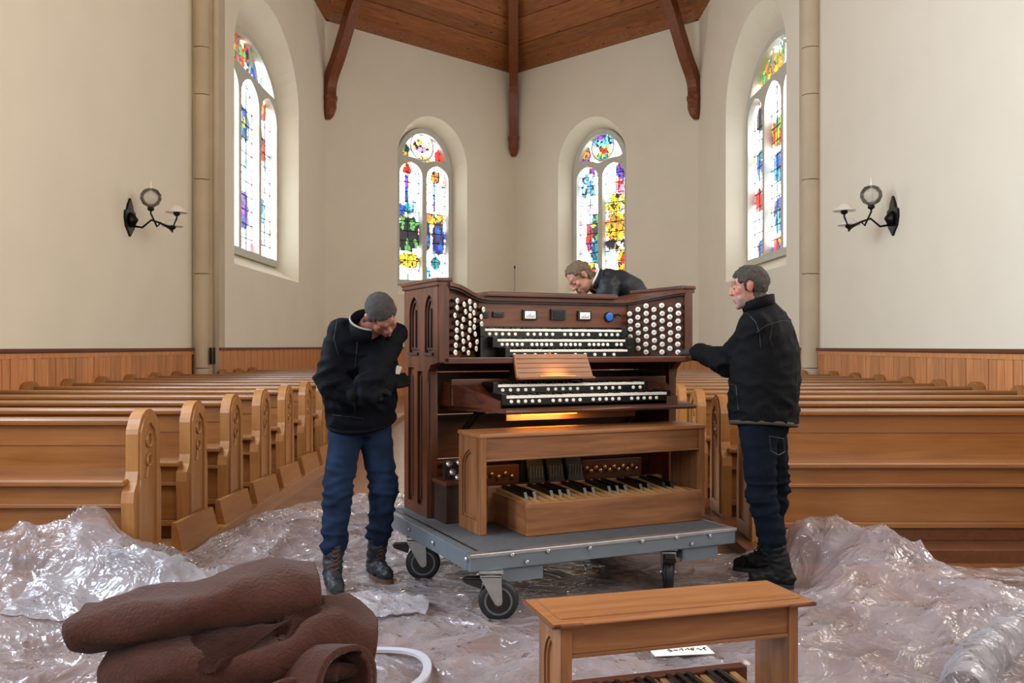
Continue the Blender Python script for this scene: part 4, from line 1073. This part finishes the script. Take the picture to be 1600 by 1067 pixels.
# ------------------------------------------------------------------ brown blankets
def blanket(name, label, pts, rx, ry, turns, mat, seed, thick=.016, tilt=0, n=46, wr=.018, gap=.03, start=0.0):
    """a thick cloth wound flat on itself and swept along pts (list of (x,y,z,scale))"""
    prof = []; T = int(26*turns)
    for i in range(T+1):
        a = 2*PI*i/26+start; k = 1-gap/min(rx, ry)*(turns-a/(2*PI)+start/(2*PI))*.9
        k = max(k, .12); ca, sa = math.cos(a), math.sin(a)
        prof.append(V((rx*max(k, .2)*abs(ca)**.75*(1 if ca > 0 else -1), ry*k*abs(sa)**.9*(1 if sa > 0 else -1))))
    loop_o, loop_i = [], []
    for i, p in enumerate(prof):
        d = (prof[min(i+1, T)]-prof[max(i-1, 0)]).normalized(); nn = V((d.y, -d.x)); loop_o.append(p+nn*thick/2); loop_i.append(p-nn*thick/2)
    loop = loop_o+loop_i[::-1]; L = len(loop)
    m = MB(); rings = []; P = pts
    for i in range(n+1):
        t = i/n*(len(P)-1); k = min(int(t), len(P)-2); fr = t-k
        def cr(j): return [P[min(max(q, 0), len(P)-1)][j] for q in (k-1, k, k+1, k+2)]
        def cat(j):
            a, b_, c_, d_ = cr(j); return .5*((2*b_)+(-a+c_)*fr+(2*a-5*b_+4*c_-d_)*fr*fr+(-a+3*b_-3*c_+d_)*fr**3)
        c = V((cat(0), cat(1), cat(2))); sc = cat(3)
        k2 = min(k+1, len(P)-1); dv = V(P[k2][:3])-V(P[k][:3]); dv.normalize()
        side = V((dv.y, -dv.x, 0)).normalized(); up = side.cross(dv).normalized()
        if up.z < 0: up = -up
        s2 = side*math.cos(tilt)+up*math.sin(tilt); u2 = -side*math.sin(tilt)+up*math.cos(tilt)
        rings.append([m.b.verts.new(c+s2*(q.x*sc)+u2*(q.y*sc)) for q in loop])
    for i in range(n):
        for k in range(L): m.b.faces.new((rings[i][k], rings[i][(k+1) % L], rings[i+1][(k+1) % L], rings[i+1][k]))
    for rg, rv in ((rings[0], 1), (rings[-1], 0)):
        for k in range(T):
            q = [rg[k], rg[k+1], rg[L-2-k], rg[L-1-k]]
            m.b.faces.new(q if rv else q[::-1])
    for v in m.b.verts:
        p = v.co; f_ = V((p.x*3.2, p.y*5, p.z*6+seed))
        w_ = ridged(f_)*wr+noise.noise(p*9+V((seed, 0, 0)))*wr*.5
        v.co += V((noise.noise(p*4+V((0, seed, 3)))*wr*1.3, noise.noise(p*4+V((seed, 9, 0)))*wr, w_-wr*.4))
    return m.build(name, mat, smooth=True, label=label, cat='blanket')
def drape(name, label, corners, nx, ny, seed, wr, mat, sag=0):
    m = MB(); g = []
    for i in range(nx+1):
        r_ = []
        for j in range(ny+1):
            u, v_ = i/nx, j/ny
            p = corners[0].lerp(corners[1], u).lerp(corners[3].lerp(corners[2], u), v_)
            p = p+V((0, -sag*math.sin(PI*u)*.6, sag*math.sin(PI*u)*math.sin(PI*v_)))+V((0, -.6, .6))*wr*noise.noise(V((u*4+seed, v_*2, 0)))+V((0, 0, 1))*wr*.5*ridged(V((u*5, v_*5, seed)))
            r_.append(m.b.verts.new(p))
        g.append(r_)
    for i in range(nx):
        for j in range(ny): m.b.faces.new((g[i][j], g[i+1][j], g[i+1][j+1], g[i][j+1]))
    bmesh.ops.solidify(m.b, geom=m.b.faces[:], thickness=.016)
    return m.build(name, mat, smooth=True, label=label, cat='blanket')
blanket('moving_blanket', 'thick folded brown blanket on top of the blanket pile', [(-1.44, 3.10, .40, .62), (-1.25, 3.12, .435, .9), (-1.0, 3.15, .475, 1.03), (-.82, 3.2, .49, 1.0), (-.70, 3.24, .495, .72)], .23, .098, 1.7, M['felt'], 1, wr=.036, start=.3)
blanket('moving_blanket', 'folded brown blanket in the middle of the pile slumping to the right', [(-1.32, 3.15, .27, .8), (-1.1, 3.12, .30, 1.0), (-.85, 3.12, .32, 1.05), (-.66, 3.2, .355, 1.08), (-.52, 3.26, .31, .9)], .27, .12, 1.8, M['felt'], 4, wr=.035, start=1.2)
blanket('moving_blanket', 'wide folded brown blanket at the bottom of the pile', [(-1.4, 3.1, .115, .9), (-1.1, 3.1, .12, 1.05), (-.8, 3.12, .12, 1.05), (-.5, 3.15, .11, .9)], .34, .115, 1.8, M['felt'], 7, wr=.022)
blanket('moving_blanket', 'rolled brown blanket with its open dark end at the right of the pile', [(-.95, 3.22, .27, .9), (-.8, 3.12, .275, .95), (-.64, 3.0, .285, 1.0), (-.515, 2.9, .295, 1.08)], .105, .098, 1.25, M['felt'], 11, thick=.02, wr=.012, gap=.016, start=2.2)
drape('moving_blanket', 'pointed brown blanket corner hanging out below the top blanket', [V((-1.2, 3.02, .40)), V((-.72, 3.0, .46)), V((-.91, 2.86, .345)), V((-.95, 2.86, .335))], 26, 14, 3, .014, M['felt'], .02)
drape('moving_blanket', 'loose brown blanket flap folded over the right shoulder of the pile', [V((-.78, 3.05, .47)), V((-.68, 3.25, .48)), V((-.50, 3.18, .36)), V((-.72, 2.9, .33))], 24, 18, 8, .04, M['felt'], .06)

# ------------------------------------------------------------------ people
def remesh(mb, vox, smooth_it=4, fac=.6):
    me = bpy.data.meshes.new('tmp'); mb.b.to_mesh(me); mb.b.free()
    o = bpy.data.objects.new('tmp', me); C.objects.link(o)
    r = o.modifiers.new('r', 'REMESH'); r.mode = 'VOXEL'; r.voxel_size = vox; r.use_smooth_shade = True
    s = o.modifiers.new('s', 'SMOOTH'); s.factor = fac; s.iterations = smooth_it
    dg = bpy.context.evaluated_depsgraph_get(); dg.update()
    out = bpy.data.meshes.new_from_object(o.evaluated_get(dg))
    bpy.data.objects.remove(o); bpy.data.meshes.remove(me)
    for p in out.polygons: p.use_smooth = True
    return out
def capsule(m, p0, r0, p1, r1, seg=14, flat=1.0):
    p0, p1 = V(p0), V(p1); d = (p1-p0); L = d.length
    if L < 1e-5: d = V((0, 0, 1))
    d = d.normalized(); pts = []; rr = []
    for a in (-80, -55, -30, 0): pts.append(p0+d*(r0*math.sin(R(a)))); rr.append(r0*math.cos(R(a)))
    for a in (0, 30, 55, 80): pts.append(p1+d*(r1*math.sin(R(a)))); rr.append(r1*math.cos(R(a)))
    m.tube(pts, rr, seg, True, flat)
def ell(m, c, ax):     # ax: three axis vectors scaled by radii
    t = bmesh.new(); bmesh.ops.create_uvsphere(t, u_segments=20, v_segments=12, radius=1)
    mt = Matrix((ax[0], ax[1], ax[2])).transposed().to_4x4(); mt.translation = c
    bmesh.ops.transform(t, matrix=mt, verts=t.verts); m.merge(t)
def loft(m, secs, side, n=24):
    """secs: (centre, half width along side, half depth)"""
    rings = []
    for i, (c, rw, rd) in enumerate(secs):
        a, b_ = secs[max(i-1, 0)][0], secs[min(i+1, len(secs)-1)][0]; d = (V(b_)-V(a)).normalized()
        s = (side-d*side.dot(d)).normalized(); f = d.cross(s)
        rings.append([m.b.verts.new(V(c)+s*rw*math.cos(2*PI*k/n)*(1-.0*k)+f*rd*math.sin(2*PI*k/n)) for k in range(n)])
    for i in range(len(rings)-1):
        for k in range(n): m.b.faces.new((rings[i][k], rings[i][(k+1) % n], rings[i+1][(k+1) % n], rings[i+1][k]))
    m.b.faces.new(rings[0][::-1]); m.b.faces.new(rings[-1])
def head_frame(c, up, fw):
    up = V(up).normalized(); fw = V(fw); fw = (fw-up*fw.dot(up)).normalized(); r = fw.cross(up)
    mt = Matrix((r, fw, up)).transposed().to_4x4(); mt.translation = V(c); return mt
def add_head(m, H):
    P = lambda x, y, z: H @ V((x, y, z)); A = lambda a, b_, c: [H.to_3x3() @ v for v in (V((a, 0, 0)), V((0, b_, 0)), V((0, 0, c)))]
    def e(c, r): ell(m, P(*c), A(*r))
    def cp(a, ra, b_, rb): capsule(m, P(*a), ra, P(*b_), rb, 12)
    e((0, -.014, .028), (.076, .096, .088)); e((0, .028, -.030), (.061, .062, .085)); e((0, .034, -.076), (.054, .052, .040)); e((0, .072, -.100), (.024, .020, .018))
    cp((0, .088, .022), .008, (0, .107, -.020), .0115); e((.013, .100, -.026), (.010, .012, .009)); e((-.013, .100, -.026), (.010, .012, .009))
    cp((-.036, .074, .034), .012, (-.012, .086, .030), .012); cp((.036, .074, .034), .012, (.012, .086, .030), .012)
    for s in (-1, 1):
        e((s*.031, .076, .008), (.016, .012, .010)); e((s*.044, .056, -.018), (.020, .024, .022)); e((s*.040, .045, -.055), (.022, .03, .03))
        e((s*.079, -.006, -.002), (.009, .019, .032)); e((s*.084, -.012, .010), (.008, .016, .018))
    cp((-.020, .089, -.056), .007, (.020, .089, -.056), .007); cp((-.016, .088, -.068), .008, (.016, .088, -.068), .008)
def add_hand(m, w_, d, n, thumb, g=0, curl=.35, size=1.0, spread=.12):
    """w_: wrist; d: direction of the fingers; n: back-of-hand normal; thumb: +1/-1 side"""
    d = V(d).normalized(); n = V(n); n = (n-d*n.dot(d)).normalized(); s = d.cross(n)*thumb
    w_ = V(w_)
    P = lambda a, b_, c: w_+(d*a+s*b_+n*c)*size
    for b_ in (-.030, -.010, .011, .030):
        capsule(m, P(-.01, b_*.55, 0), (.014+g)*size, P(.085, b_*1.05, 0), (.012+g)*size, 10)
    for k, (b_, L, r_) in enumerate(((.032, .070, .0088), (.0115, .078, .0092), (-.0105, .072, .0088), (-.031, .056, .0078))):
        base = P(.086-.005*abs(k-1), b_*1.05, 0); sp = s*(b_*spread*4); cd_ = 0; p = base
        for f_, ang in ((.42, curl*.6), (.32, curl*1.3), (.26, curl*1.8)):
            cd_ += ang if f_ == .42 else ang*.55
            q = p+((d+sp).normalized()*math.cos(cd_)-n*math.sin(cd_))*(L*f_*size)
            capsule(m, p, (r_+g)*size, q, (r_*.93+g)*size, 9); p = q
    t0 = P(.018, .026, -.004); t1 = P(.052, .058, -.014); t2 = P(.082, .070, -.024)
    capsule(m, t0, (.015+g)*size, t1, (.011+g)*size, 9); capsule(m, t1, (.0105+g)*size, t2, (.009+g)*size, 9)
def wrinkle(me, amp, fn, fr=(9, 9, 16), seed=0):
    me.calc_loop_triangles() if 0 else None
    ns = [v.normal.copy() for v in me.vertices]
    for v, nn in zip(me.vertices, ns):
        p = v.co; k = fn(p)
        if k <= 0: continue
        wv = V((noise.noise(p*3), noise.noise(p*3+V((5, 0, 0))), 0))*.12
        q = p+wv
        v.co = p+nn*amp*k*(max(-.2, ridged(V((q.x*fr[0], q.y*fr[1], q.z*fr[2]+seed)))-.35)*1.6+.35*noise.noise(p*26))
def color_skin(me, H, tone, stubble, lipc, skincol=None):
    inv = H.inverted(); a = me.color_attributes.new('Col', 'FLOAT_COLOR', 'POINT')
    for i, v in enumerate(me.vertices):
        q = inv @ v.co; c = V(tone[:3])
        if q.length < .2:
            red = .32*math.exp(-((abs(q.x)-.04)**2+(q.z+.02)**2)/.0012)*(q.y > .02)+.4*math.exp(-(q.x**2+(q.z+.02)**2)/.0003)*(q.y > .08)+(.5 if abs(q.x) > .078 else 0)
            c = c.lerp(V((c.x*1.08, c.y*.7, c.z*.66)), min(1, red))
            if q.y > .0 and q.z < -.036 and stubble:
                t = stubble*smoothstep(-.036, -.055, q.z)*smoothstep(0, .03, q.y)*(.7+.6*noise.noise(q*240)); c = c.lerp(V((.22, .19, .17)), max(0, min(.85, t)))
            if q.y > .075 and abs(q.x) < .023 and abs(q.z+.062) < .009: c = V(lipc)
            if q.y > .07 and abs(q.x) < .023 and abs(q.z+.062) < .0015: c = V(lipc)*.3
            if q.y > .062 and .010 < abs(q.x) < .05 and .034 < q.z < .044: c = c.lerp(V((.08, .055, .04)), .75)
            if q.y > .06 and .016 < abs(q.x) < .046 and -.001 < q.z < .0045: c = V((.07, .035, .03))
        a.data[i].color = (c.x, c.y, c.z, 1)
def hair_from(me, H, mat, parent, style, th=.007, name='hair'):
    inv = H.inverted(); b = bmesh.new(); b.from_mesh(me); b.normal_update()
    def keep(p):
        q = inv @ p
        if q.length > .17 or (abs(q.x) > .0775 and -.04 < q.z < .035 and -.04 < q.y < .02): return False
        if style == 'recede':
            zl = .070+.02*(1-min(1, abs(q.x)/.05)) if q.y > .045 else (.035 if q.y > .02 else (.0 if q.y > -.02 else -.062))
        elif style == 'crop':
            zl = .060 if q.y > .055 else (.03 if q.y > .025 else (-.01 if q.y > -.02 else -.07))
        else:
            zl = .062 if q.y > .05 else (.025 if q.y > .02 else (-.015 if q.y > -.02 else -.075))
        return q.z > zl+.008*noise.noise(q*60)
    dl = [f for f in b.faces if not keep(f.calc_center_median())]
    bmesh.ops.delete(b, geom=dl, context='FACES')
    bd = {v for v in b.verts if v.is_boundary}
    for v in b.verts:
        q = inv @ v.co
        t = th*(.15 if v in bd else 1)*(1+.6*noise.noise(q*38)+.35*noise.noise(q*110))
        v.co += v.normal*t
    m2 = bpy.data.meshes.new(name); b.to_mesh(m2); b.free(); m2.color_attributes.remove(m2.color_attributes[0]) if len(m2.color_attributes) else None
    m2.materials.clear()
    for p in m2.polygons: p.use_smooth = True
    return link(name, m2, mat, parent)

def person(J, label, jm, tm, bm, gm, hm, style, tone, stub, side, torso, gl=(.35, .35), hands=None, bulk=1.0, foot=None, collar=None, extra=None, open_col=False, name='person', lace=True, cuffr=.062):
    root = empty(name, (J['footL'][0], J['footL'][1], J.get('ground', .012)), 0, label=label, cat='person')
    inv = Matrix.Translation(-V(root.location))
    H = head_frame(*J['head'])
    def fin(me, nm, mat, par=root):
        me.transform(inv); me.materials.clear(); return link(nm, me, mat, par)
    g = lambda k: V(J[k])
    side = V(side).normalized()
    # --- the body, one continuous surface
    m = MB(); add_head(m, H)
    nk = H @ V((0, -.022, -.055)); capsule(m, nk, .056, g('neck'), .062); capsule(m, g('neck'), .062, g('chest')+(g('neck')-g('chest'))*.5, .08)
    loft(m, [(c, rw*.84, rd*.82) for c, rw, rd in torso], side)
    for s in 'LR':
        capsule(m, g('sh'+s), .055, g('el'+s), .042); capsule(m, g('el'+s), .042, g('wr'+s), .028)
        capsule(m, g('hip'+s), .085, g('kn'+s), .055); capsule(m, g('kn'+s), .054, g('an'+s), .030)
        t = V(g('foot'+s)); capsule(m, g('an'+s)+V((0, 0, -.02)), .032, t.lerp(g('an'+s), .35), .024)
        add_hand(m, *hands[s][:4], 0, *hands[s][4:])
    me = remesh(m, .0062, 3, .5); color_skin(me, H, tone, stub, (.35, .10, .09))
    b = me.copy(); body = fin(me, 'body', M['skin'])
    hr = hair_from(b, H, M[hm], root, style, .006 if style == 'crop' else .012)
    hr.data.transform(inv)
    # --- trousers
    m = MB(); pel = (g('hipL')+g('hipR'))/2
    loft(m, [(pel+V((0, 0, .12))+(torso[1][0]-torso[0][0])*.2, .175*bulk, .125*bulk), (pel+V((0, 0, .04)), .18*bulk, .135*bulk), (pel+V((0, 0, -.05)), .175*bulk, .125*bulk)], side)
    for s in 'LR':
        capsule(m, g('hip'+s), .102*bulk, g('kn'+s), .078); capsule(m, g('kn'+s), .078, g('an'+s)+(g('kn'+s)-g('an'+s)).normalized()*.17, cuffr+.006)
        q = g('an'+s)+(g('kn'+s)-g('an'+s)).normalized()*.17; capsule(m, q, cuffr+.008, q+V((0, 0, .03)), cuffr+.006)
    me = remesh(m, .011, 4)
    kns = [g('knL'), g('knR')]; ans = [g('anL')+V((0, 0, .15)), g('anR')+V((0, 0, .15))]
    wrinkle(me, .016, lambda p: .18+max(max(math.exp(-(p-k).length_squared/.02) for k in kns), 1.3*max(math.exp(-(p-k).length_squared/.012) for k in ans), .5*math.exp(-(p-pel).length_squared/.02)), (5, 5, 20), 3)
    tr = fin(me, 'jeans', M[tm])
    if J.get('pocket'):
        pk = MB()
        for (p0, p1_) in J['pocket']: pk.tube([V(p0)+(V(p1_)-V(p0))*k/6 for k in range(7)], .0022, 5)
        fin2 = pk.build('pocket_stitching', M['rubber'], tr); fin2.data.transform(inv)
    # --- jacket
    m = MB(); loft(m, [(c, rw, rd) for c, rw, rd in torso], side, 28)
    for s in 'LR':
        capsule(m, g('sh'+s), .080*bulk, g('el'+s), .076*bulk); capsule(m, g('el'+s), .076*bulk, g('wr'+s), .05)
    me = remesh(m, .011, 5)
    els = [g('elL'), g('elR')]; shs = [g('shL'), g('shR')]; wr_ = [g('wrL'), g('wrR')]
    hem = torso[0][0]
    wrinkle(me, .020, lambda p: .22+.9*max(math.exp(-(p-k).length_squared/.018) for k in els)+.35*max(math.exp(-(p-k).length_squared/.02) for k in shs)+.6*max(math.exp(-(p-k).length_squared/.008) for k in wr_)+.4*math.exp(-(p.z-hem.z-.12)**2/.01), (8, 8, 13), 6)
    jk = fin(me, 'jacket', M[jm])
    # collar
    if collar:
        c, up, ra, hgt, mat_, rest = collar
        m = MB(); H2 = head_frame(c, up, J['head'][2]); n = 30; prev = None
        for i in range(n+1):
            a = rest+(2*PI-2*rest)*i/n-PI/2+PI  # open at the front
            a = PI/2+rest+(2*PI-2*rest)*i/n
            q = []
            for rr_, z in ((ra, 0), (ra*1.04, hgt), (ra*.92, hgt+.004), (ra*.84, .0)):
                wv = 1+.05*noise.noise(V((i*.3, z*9, 2)))
                q.append(m.b.verts.new(H2 @ V((rr_*wv*math.cos(a), rr_*wv*math.sin(a)*.96, z-.012*math.sin(a)*(z > 0)))))
            if prev:
                for k in range(4): m.b.faces.new((prev[k], prev[(k+1) % 4], q[(k+1) % 4], q[k]))
            else: m.b.faces.new(q[::-1])
            prev = q
        m.b.faces.new(prev); o = m.build('collar', M[mat_], jk, smooth=True); o.data.transform(inv)
    # hem band
    m = MB(); c0, rw, rd = torso[0]; dd = (torso[1][0]-torso[0][0]).normalized()
    loft(m, [(c0-dd*.006, rw*1.0, rd*1.0), (c0+dd*.002, rw*1.025, rd*1.03), (c0+dd*.016, rw*1.02, rd*1.02)], side, 30)
    o = m.build('hem_band', M['hem' if extra == 'hem' else jm], jk, smooth=True); o.data.transform(inv)
    # gloves and boots
    for s in 'LR':
        m = MB(); add_hand(m, *hands[s][:4], .0035, *hands[s][4:]); capsule(m, hands[s][0], .036, V(hands[s][0])-V(hands[s][1]).normalized()*.05, .038)
        me = remesh(m, .0042, 3, .5); fin(me, 'glove', M[gm])
        an = g('an'+s); ft = g('foot'+s); gz = J.get('ground', .012)
        fd = V((ft.x-an.x, ft.y-an.y, 0)); fd.normalize(); sd_ = V((-fd.y, fd.x, 0))
        heel = V((an.x, an.y, gz))-fd*.055; toe = V((ft.x, ft.y, gz))
        m = MB()
        kd_ = (g('kn'+s)-an).normalized(); capsule(m, an+kd_*.20, .058, V((an.x, an.y, gz+.09)), .051)
        capsule(m, V((an.x, an.y, gz+.06))-fd*.03, .042, V((an.x, an.y, gz+.06))+fd*.05, .046)
        capsule(m, V((an.x, an.y, gz+.085))+fd*.02, .044, toe+V((0, 0, gz*0+.052))-fd*.02, .042)
        capsule(m, toe+V((0, 0, .048)), .042, toe+V((0, 0, .045))+fd*.01, .040)
        me = remesh(m, .007, 4)
        for v in me.vertices: v.co.z = max(v.co.z, gz+.018)
        wrinkle(me, .006, lambda p: 1, (20, 20, 30), 2)
        bt = fin(me, 'boot', M[bm])
        L_ = (toe-heel).dot(fd)+.05
        out = []
        for i in range(24):
            a = 2*PI*i/24; x = .5+.5*math.cos(a); wd = .045*abs(math.sin(a))**.6*(1 if math.sin(a) > 0 else -1)*(.82+.28*x)
            out.append((x*(L_+.012)-.006, wd))
        sm = MB().plate(out, [], lambda u, v_, t: heel+fd*u+sd_*v_+V((0, 0, t)), 0, .026).build('boot_sole', M['sole' if lace else 'rubber'], bt); sm.data.transform(inv)
        m = MB()
        for k in range(7):
            z = gz+.09+.024*k; off = .052 if k > 1 else .075-.012*k
            cc = V((an.x, an.y, gz+.09))+(kd_ if k > 1 else V((0, 0, 1)))*(.024*k)+fd*(off+.004)
            m.tube([cc-sd_*.022-fd*.006, cc+V((0, 0, .010))+fd*.003, cc+sd_*.022+V((0, 0, .02))-fd*.006], .0035, 5)
            m.tube([cc+sd_*.022-fd*.006, cc+V((0, 0, .010))+fd*.003, cc-sd_*.022+V((0, 0, .02))-fd*.006], .0035, 5)
        o = m.build('bootlace', M['lace' if lace else 'black'], bt); o.data.transform(inv)
    return root, H, inv, jk

SK = srgb(160, 108, 92); SKD = srgb(140, 92, 76)
# right-hand man, facing left, both hands on the console's right end
Fd = V((-.88, .47, 0)); Lf = V((-.47, -.88, 0))
JA = dict(head=((1.345, 5.27, 1.685), (-.14, .05, 1), (-.95, .25, -.22)), neck=(1.40, 5.28, 1.575), chest=(1.42, 5.28, 1.38),
    shL=(1.36, 5.15, 1.455), shR=(1.52, 5.42, 1.455), elL=(1.27, 5.42, 1.255), elR=(1.40, 5.66, 1.25), wrL=(1.15, 5.72, 1.31), wrR=(1.30, 5.86, 1.27),
    hipL=(1.375, 5.18, .90), hipR=(1.47, 5.33, .90), knL=(1.39, 5.17, .51), knR=(1.54, 5.42, .51), anL=(1.50, 5.14, .10), anR=(1.50, 5.48, .11), footL=(1.375, 5.20, .03), footR=(1.375, 5.54, .03),
    pocket=[((1.40, 5.05, .86), (1.50, 5.12, .84)), ((1.40, 5.05, .86), (1.41, 5.05, .78)), ((1.41, 5.05, .78), (1.46, 5.075, .755)), ((1.46, 5.075, .755), (1.505, 5.12, .77)), ((1.505, 5.12, .77), (1.50, 5.12, .84))])
toA = [(V((1.425, 5.26, .905)), .215, .185), (V((1.43, 5.27, 1.0)), .225, .19), (V((1.44, 5.28, 1.15)), .23, .195), (V((1.45, 5.29, 1.32)), .235, .18), (V((1.44, 5.29, 1.44)), .235, .16), (V((1.42, 5.285, 1.53)), .175, .12), (V((1.405, 5.28, 1.58)), .085, .08)]
hA = {'L': (V((1.14, 5.74, 1.312)), V((-.25, .95, .08)), V((.1, -.15, 1)), -1, .3), 'R': (V((1.285, 5.88, 1.275)), V((-.45, .88, .1)), V((.6, .3, .8)), 1, .3)}
A_, HA, iA, jA = person(JA, 'man in dark work jacket and jeans standing at the right end of the console', 'jacketb', 'jeansd', 'bootb', 'gloveg', 'hairg', 'full', SK, .75, Lf, toA, hands=hA, bulk=1.04,
    collar=(V((1.405, 5.28, 1.555)), V((-.18, .06, 1)), .098, .062, 'jacketb', .35), extra='hem', lace=False)
from mathutils.bvhtree import BVHTree
def seams(garment, inv, lines, name, mat, rad=.0025, lift=.001):
    """stitched seams lying on the cloth surface"""
    me = garment.data; tr = BVHTree.FromPolygons([inv.inverted() @ v.co for v in me.vertices], [tuple(p.vertices) for p in me.polygons])
    eye = V((0, 0, HC))
    for ln in lines:
        pts = []
        for a, b_ in zip(ln, ln[1:]):
            for k in range(5):
                t = k/5; px, py = a[0]+(b_[0]-a[0])*t, a[1]+(b_[1]-a[1])*t
                h = tr.ray_cast(eye, (W(px, py, 5)-eye).normalized())
                if h[0] is not None: pts.append(h[0]+h[1]*lift)
        if len(pts) > 2:
            o = MB().tube(pts, rad, 5).build(name, mat, garment); o.data.transform(inv)
seams(jA, iA, [[(1182, 520), (1198, 508), (1222, 501), (1243, 503)], [(1155, 488), (1168, 490), (1180, 502), (1187, 520), (1189, 548)], [(1206, 507), (1203, 530), (1208, 545)], [(1139, 600), (1150, 602), (1154, 640), (1143, 643)], [(1240, 505), (1246, 560), (1244, 640)]], 'jacket_seam', M['rubber'], .0022, .001)
# left-hand man bending over, head bowed to the camera
F2 = V((.5, -.866, 0)); L2 = V((.866, .5, 0))
JB = dict(head=((-.700, 4.985, 1.522), (.08, -.88, .46), (.40, -.30, -.86)), neck=(-.785, 5.09, 1.455), chest=(-.85, 5.22, 1.32),
    shL=(-.675, 5.27, 1.415), shR=(-.94, 5.12, 1.425), elL=(-.79, 4.99, 1.12), elR=(-1.0, 5.06, 1.15), wrL=(-.70, 5.22, 1.14), wrR=(-.83, 5.02, 1.10),
    hipL=(-.81, 5.46, .88), hipR=(-.96, 5.38, .88), knL=(-.735, 5.33, .52), knR=(-.975, 5.18, .52), anL=(-.79, 5.37, .10), anR=(-.985, 5.09, .10), footL=(-.715, 5.255, .03), footR=(-.935, 4.955, .03))
toB = [(V((-.875, 5.40, .915)), .205, .165), (V((-.875, 5.37, 1.0)), .205, .165), (V((-.872, 5.32, 1.12)), .21, .17), (V((-.86, 5.25, 1.26)), .215, .17), (V((-.845, 5.19, 1.36)), .21, .15), (V((-.82, 5.14, 1.42)), .165, .12), (V((-.80, 5.11, 1.45)), .10, .09)]
hB = {'L': (V((-.69, 5.245, 1.14)), V((.62, .78, .16)), V((.5, -.7, .45)), -1, .15), 'R': (V((-.81, 5.01, 1.10)), V((.9, .35, .2)), V((-.2, -.6, .8)), 1, .4)}
B_, HB, iB, jB = person(JB, 'man in navy jacket and blue jeans bowing his cropped head beside the console', 'jacket', 'jeans', 'boot', 'glove', 'hairs', 'crop', SKD, .3, L2, toB, hands=hB, bulk=.98,
    collar=(V((-.775, 5.08, 1.415)), V((.15, -.45, .85)), .115, .085, 'jacket', .45), lace=True)
H3 = head_frame(V((-.775, 5.08, 1.415)), V((.15, -.45, .85)), JB['head'][2])
m = MB(); m.tube([H3 @ V((.118*math.cos(a), .116*math.sin(a), .088)) for a in [PI/2+.5+(2*PI-1.0)*i/24 for i in range(25)]], .006, 6)
o = m.build('collar_trim', M['fleece'], jB, smooth=True); o.data.transform(iB)
seams(jB, iB, [[(560, 520), (556, 560), (552, 620), (556, 655)], [(527, 500), (522, 530), (530, 560)], [(526, 628), (534, 645)], [(520, 648), (580, 655)]], 'jacket_seam', M['rubber'], .0022, .001)
tg = MB().box(-.02, .02, -.002, .002, -.025, .025, .001).build('paper_tag', M['paper'], label='small white paper tag held by the left man against the console side', cat='tag'); tg.location = (-.655, 5.30, 1.215); tg.rotation_euler = (.3, .3, .3)
# third man behind the console, bent over it
F4 = V((-.93, -.35, 0)); L4 = V((.35, -.93, 0))
JC = dict(ground=.372, head=((.505, 6.86, 1.855), (-.62, -.05, .60), (-.45, -.25, -.62)), neck=(.625, 6.90, 1.83), chest=(.76, 6.93, 1.77),
    shL=(.70, 6.74, 1.80), shR=(.70, 7.10, 1.80), elL=(.68, 6.66, 1.60), elR=(.66, 7.12, 1.56), wrL=(.50, 6.72, 1.50), wrR=(.48, 6.95, 1.50),
    hipL=(1.02, 6.84, 1.28), hipR=(1.02, 7.02, 1.28), knL=(1.0, 6.83, .84), knR=(1.0, 7.03, .84), anL=(1.02, 6.83, .47), anR=(1.02, 7.03, .47), footL=(.90, 6.79, .40), footR=(.90, 6.99, .40))
toC = [(V((1.03, 6.94, 1.33)), .195, .15), (V((1.0, 6.94, 1.45)), .20, .15), (V((.93, 6.94, 1.62)), .21, .145), (V((.85, 6.94, 1.74)), .215, .14), (V((.76, 6.93, 1.805)), .20, .12), (V((.69, 6.92, 1.835)), .15, .10), (V((.65, 6.91, 1.845)), .09, .08)]
hC = {'L': (V((.49, 6.72, 1.50)), V((-.9, -.1, -.2)), V((0, 0, 1)), 1, .3), 'R': (V((.47, 6.95, 1.50)), V((-.9, 0, -.2)), V((0, 0, 1)), -1, .3)}
C_, HC_, iC, jC = person(JC, 'fair-haired man in charcoal jacket bending over behind the console', 'puffer', 'jeansd', 'bootb', 'gloveg', 'hairf', 'recede', srgb(160, 112, 92), .15, L4, toC, hands=hC, bulk=.95,
    collar=(V((.665, 6.915, 1.82)), V((-.7, -.03, .35)), .095, .055, 'puffer', .5))
H5 = head_frame(V((.665, 6.915, 1.82)), V((-.7, -.03, .35)), JC['head'][2])
m = MB(); m.tube([H5 @ V((.088*math.cos(a), .086*math.sin(a), .064)) for a in [PI/2+.5+(2*PI-1.0)*i/24 for i in range(25)]], .009, 6)
o = m.build('collar_lining', M['paper'], jC, smooth=True); o.data.transform(iC)
cr = empty('wooden_crate', (.95, 6.93, 0), 0, label='low pine crate the man behind the console stands on', cat='crate')
for k in range(4): MB().box(-.3, .3, -.26+.135*k, -.26+.135*k+.12, .345, .37, .003).build('slat', M['crate'], cr)
for sy in (-1, 1):
    for k in range(2): MB().box(-.3, .3, sy*.27-.01, sy*.27+.01, .06+.15*k, .17+.15*k, .003).build('slat', M['crate'], cr)
for sx in (-1, 1):
    for sy in (-1, 1): MB().box(sx*.27-.02, sx*.27+.02, sy*.24-.02, sy*.24+.02, 0, .345).build('corner_block', M['crate'], cr)
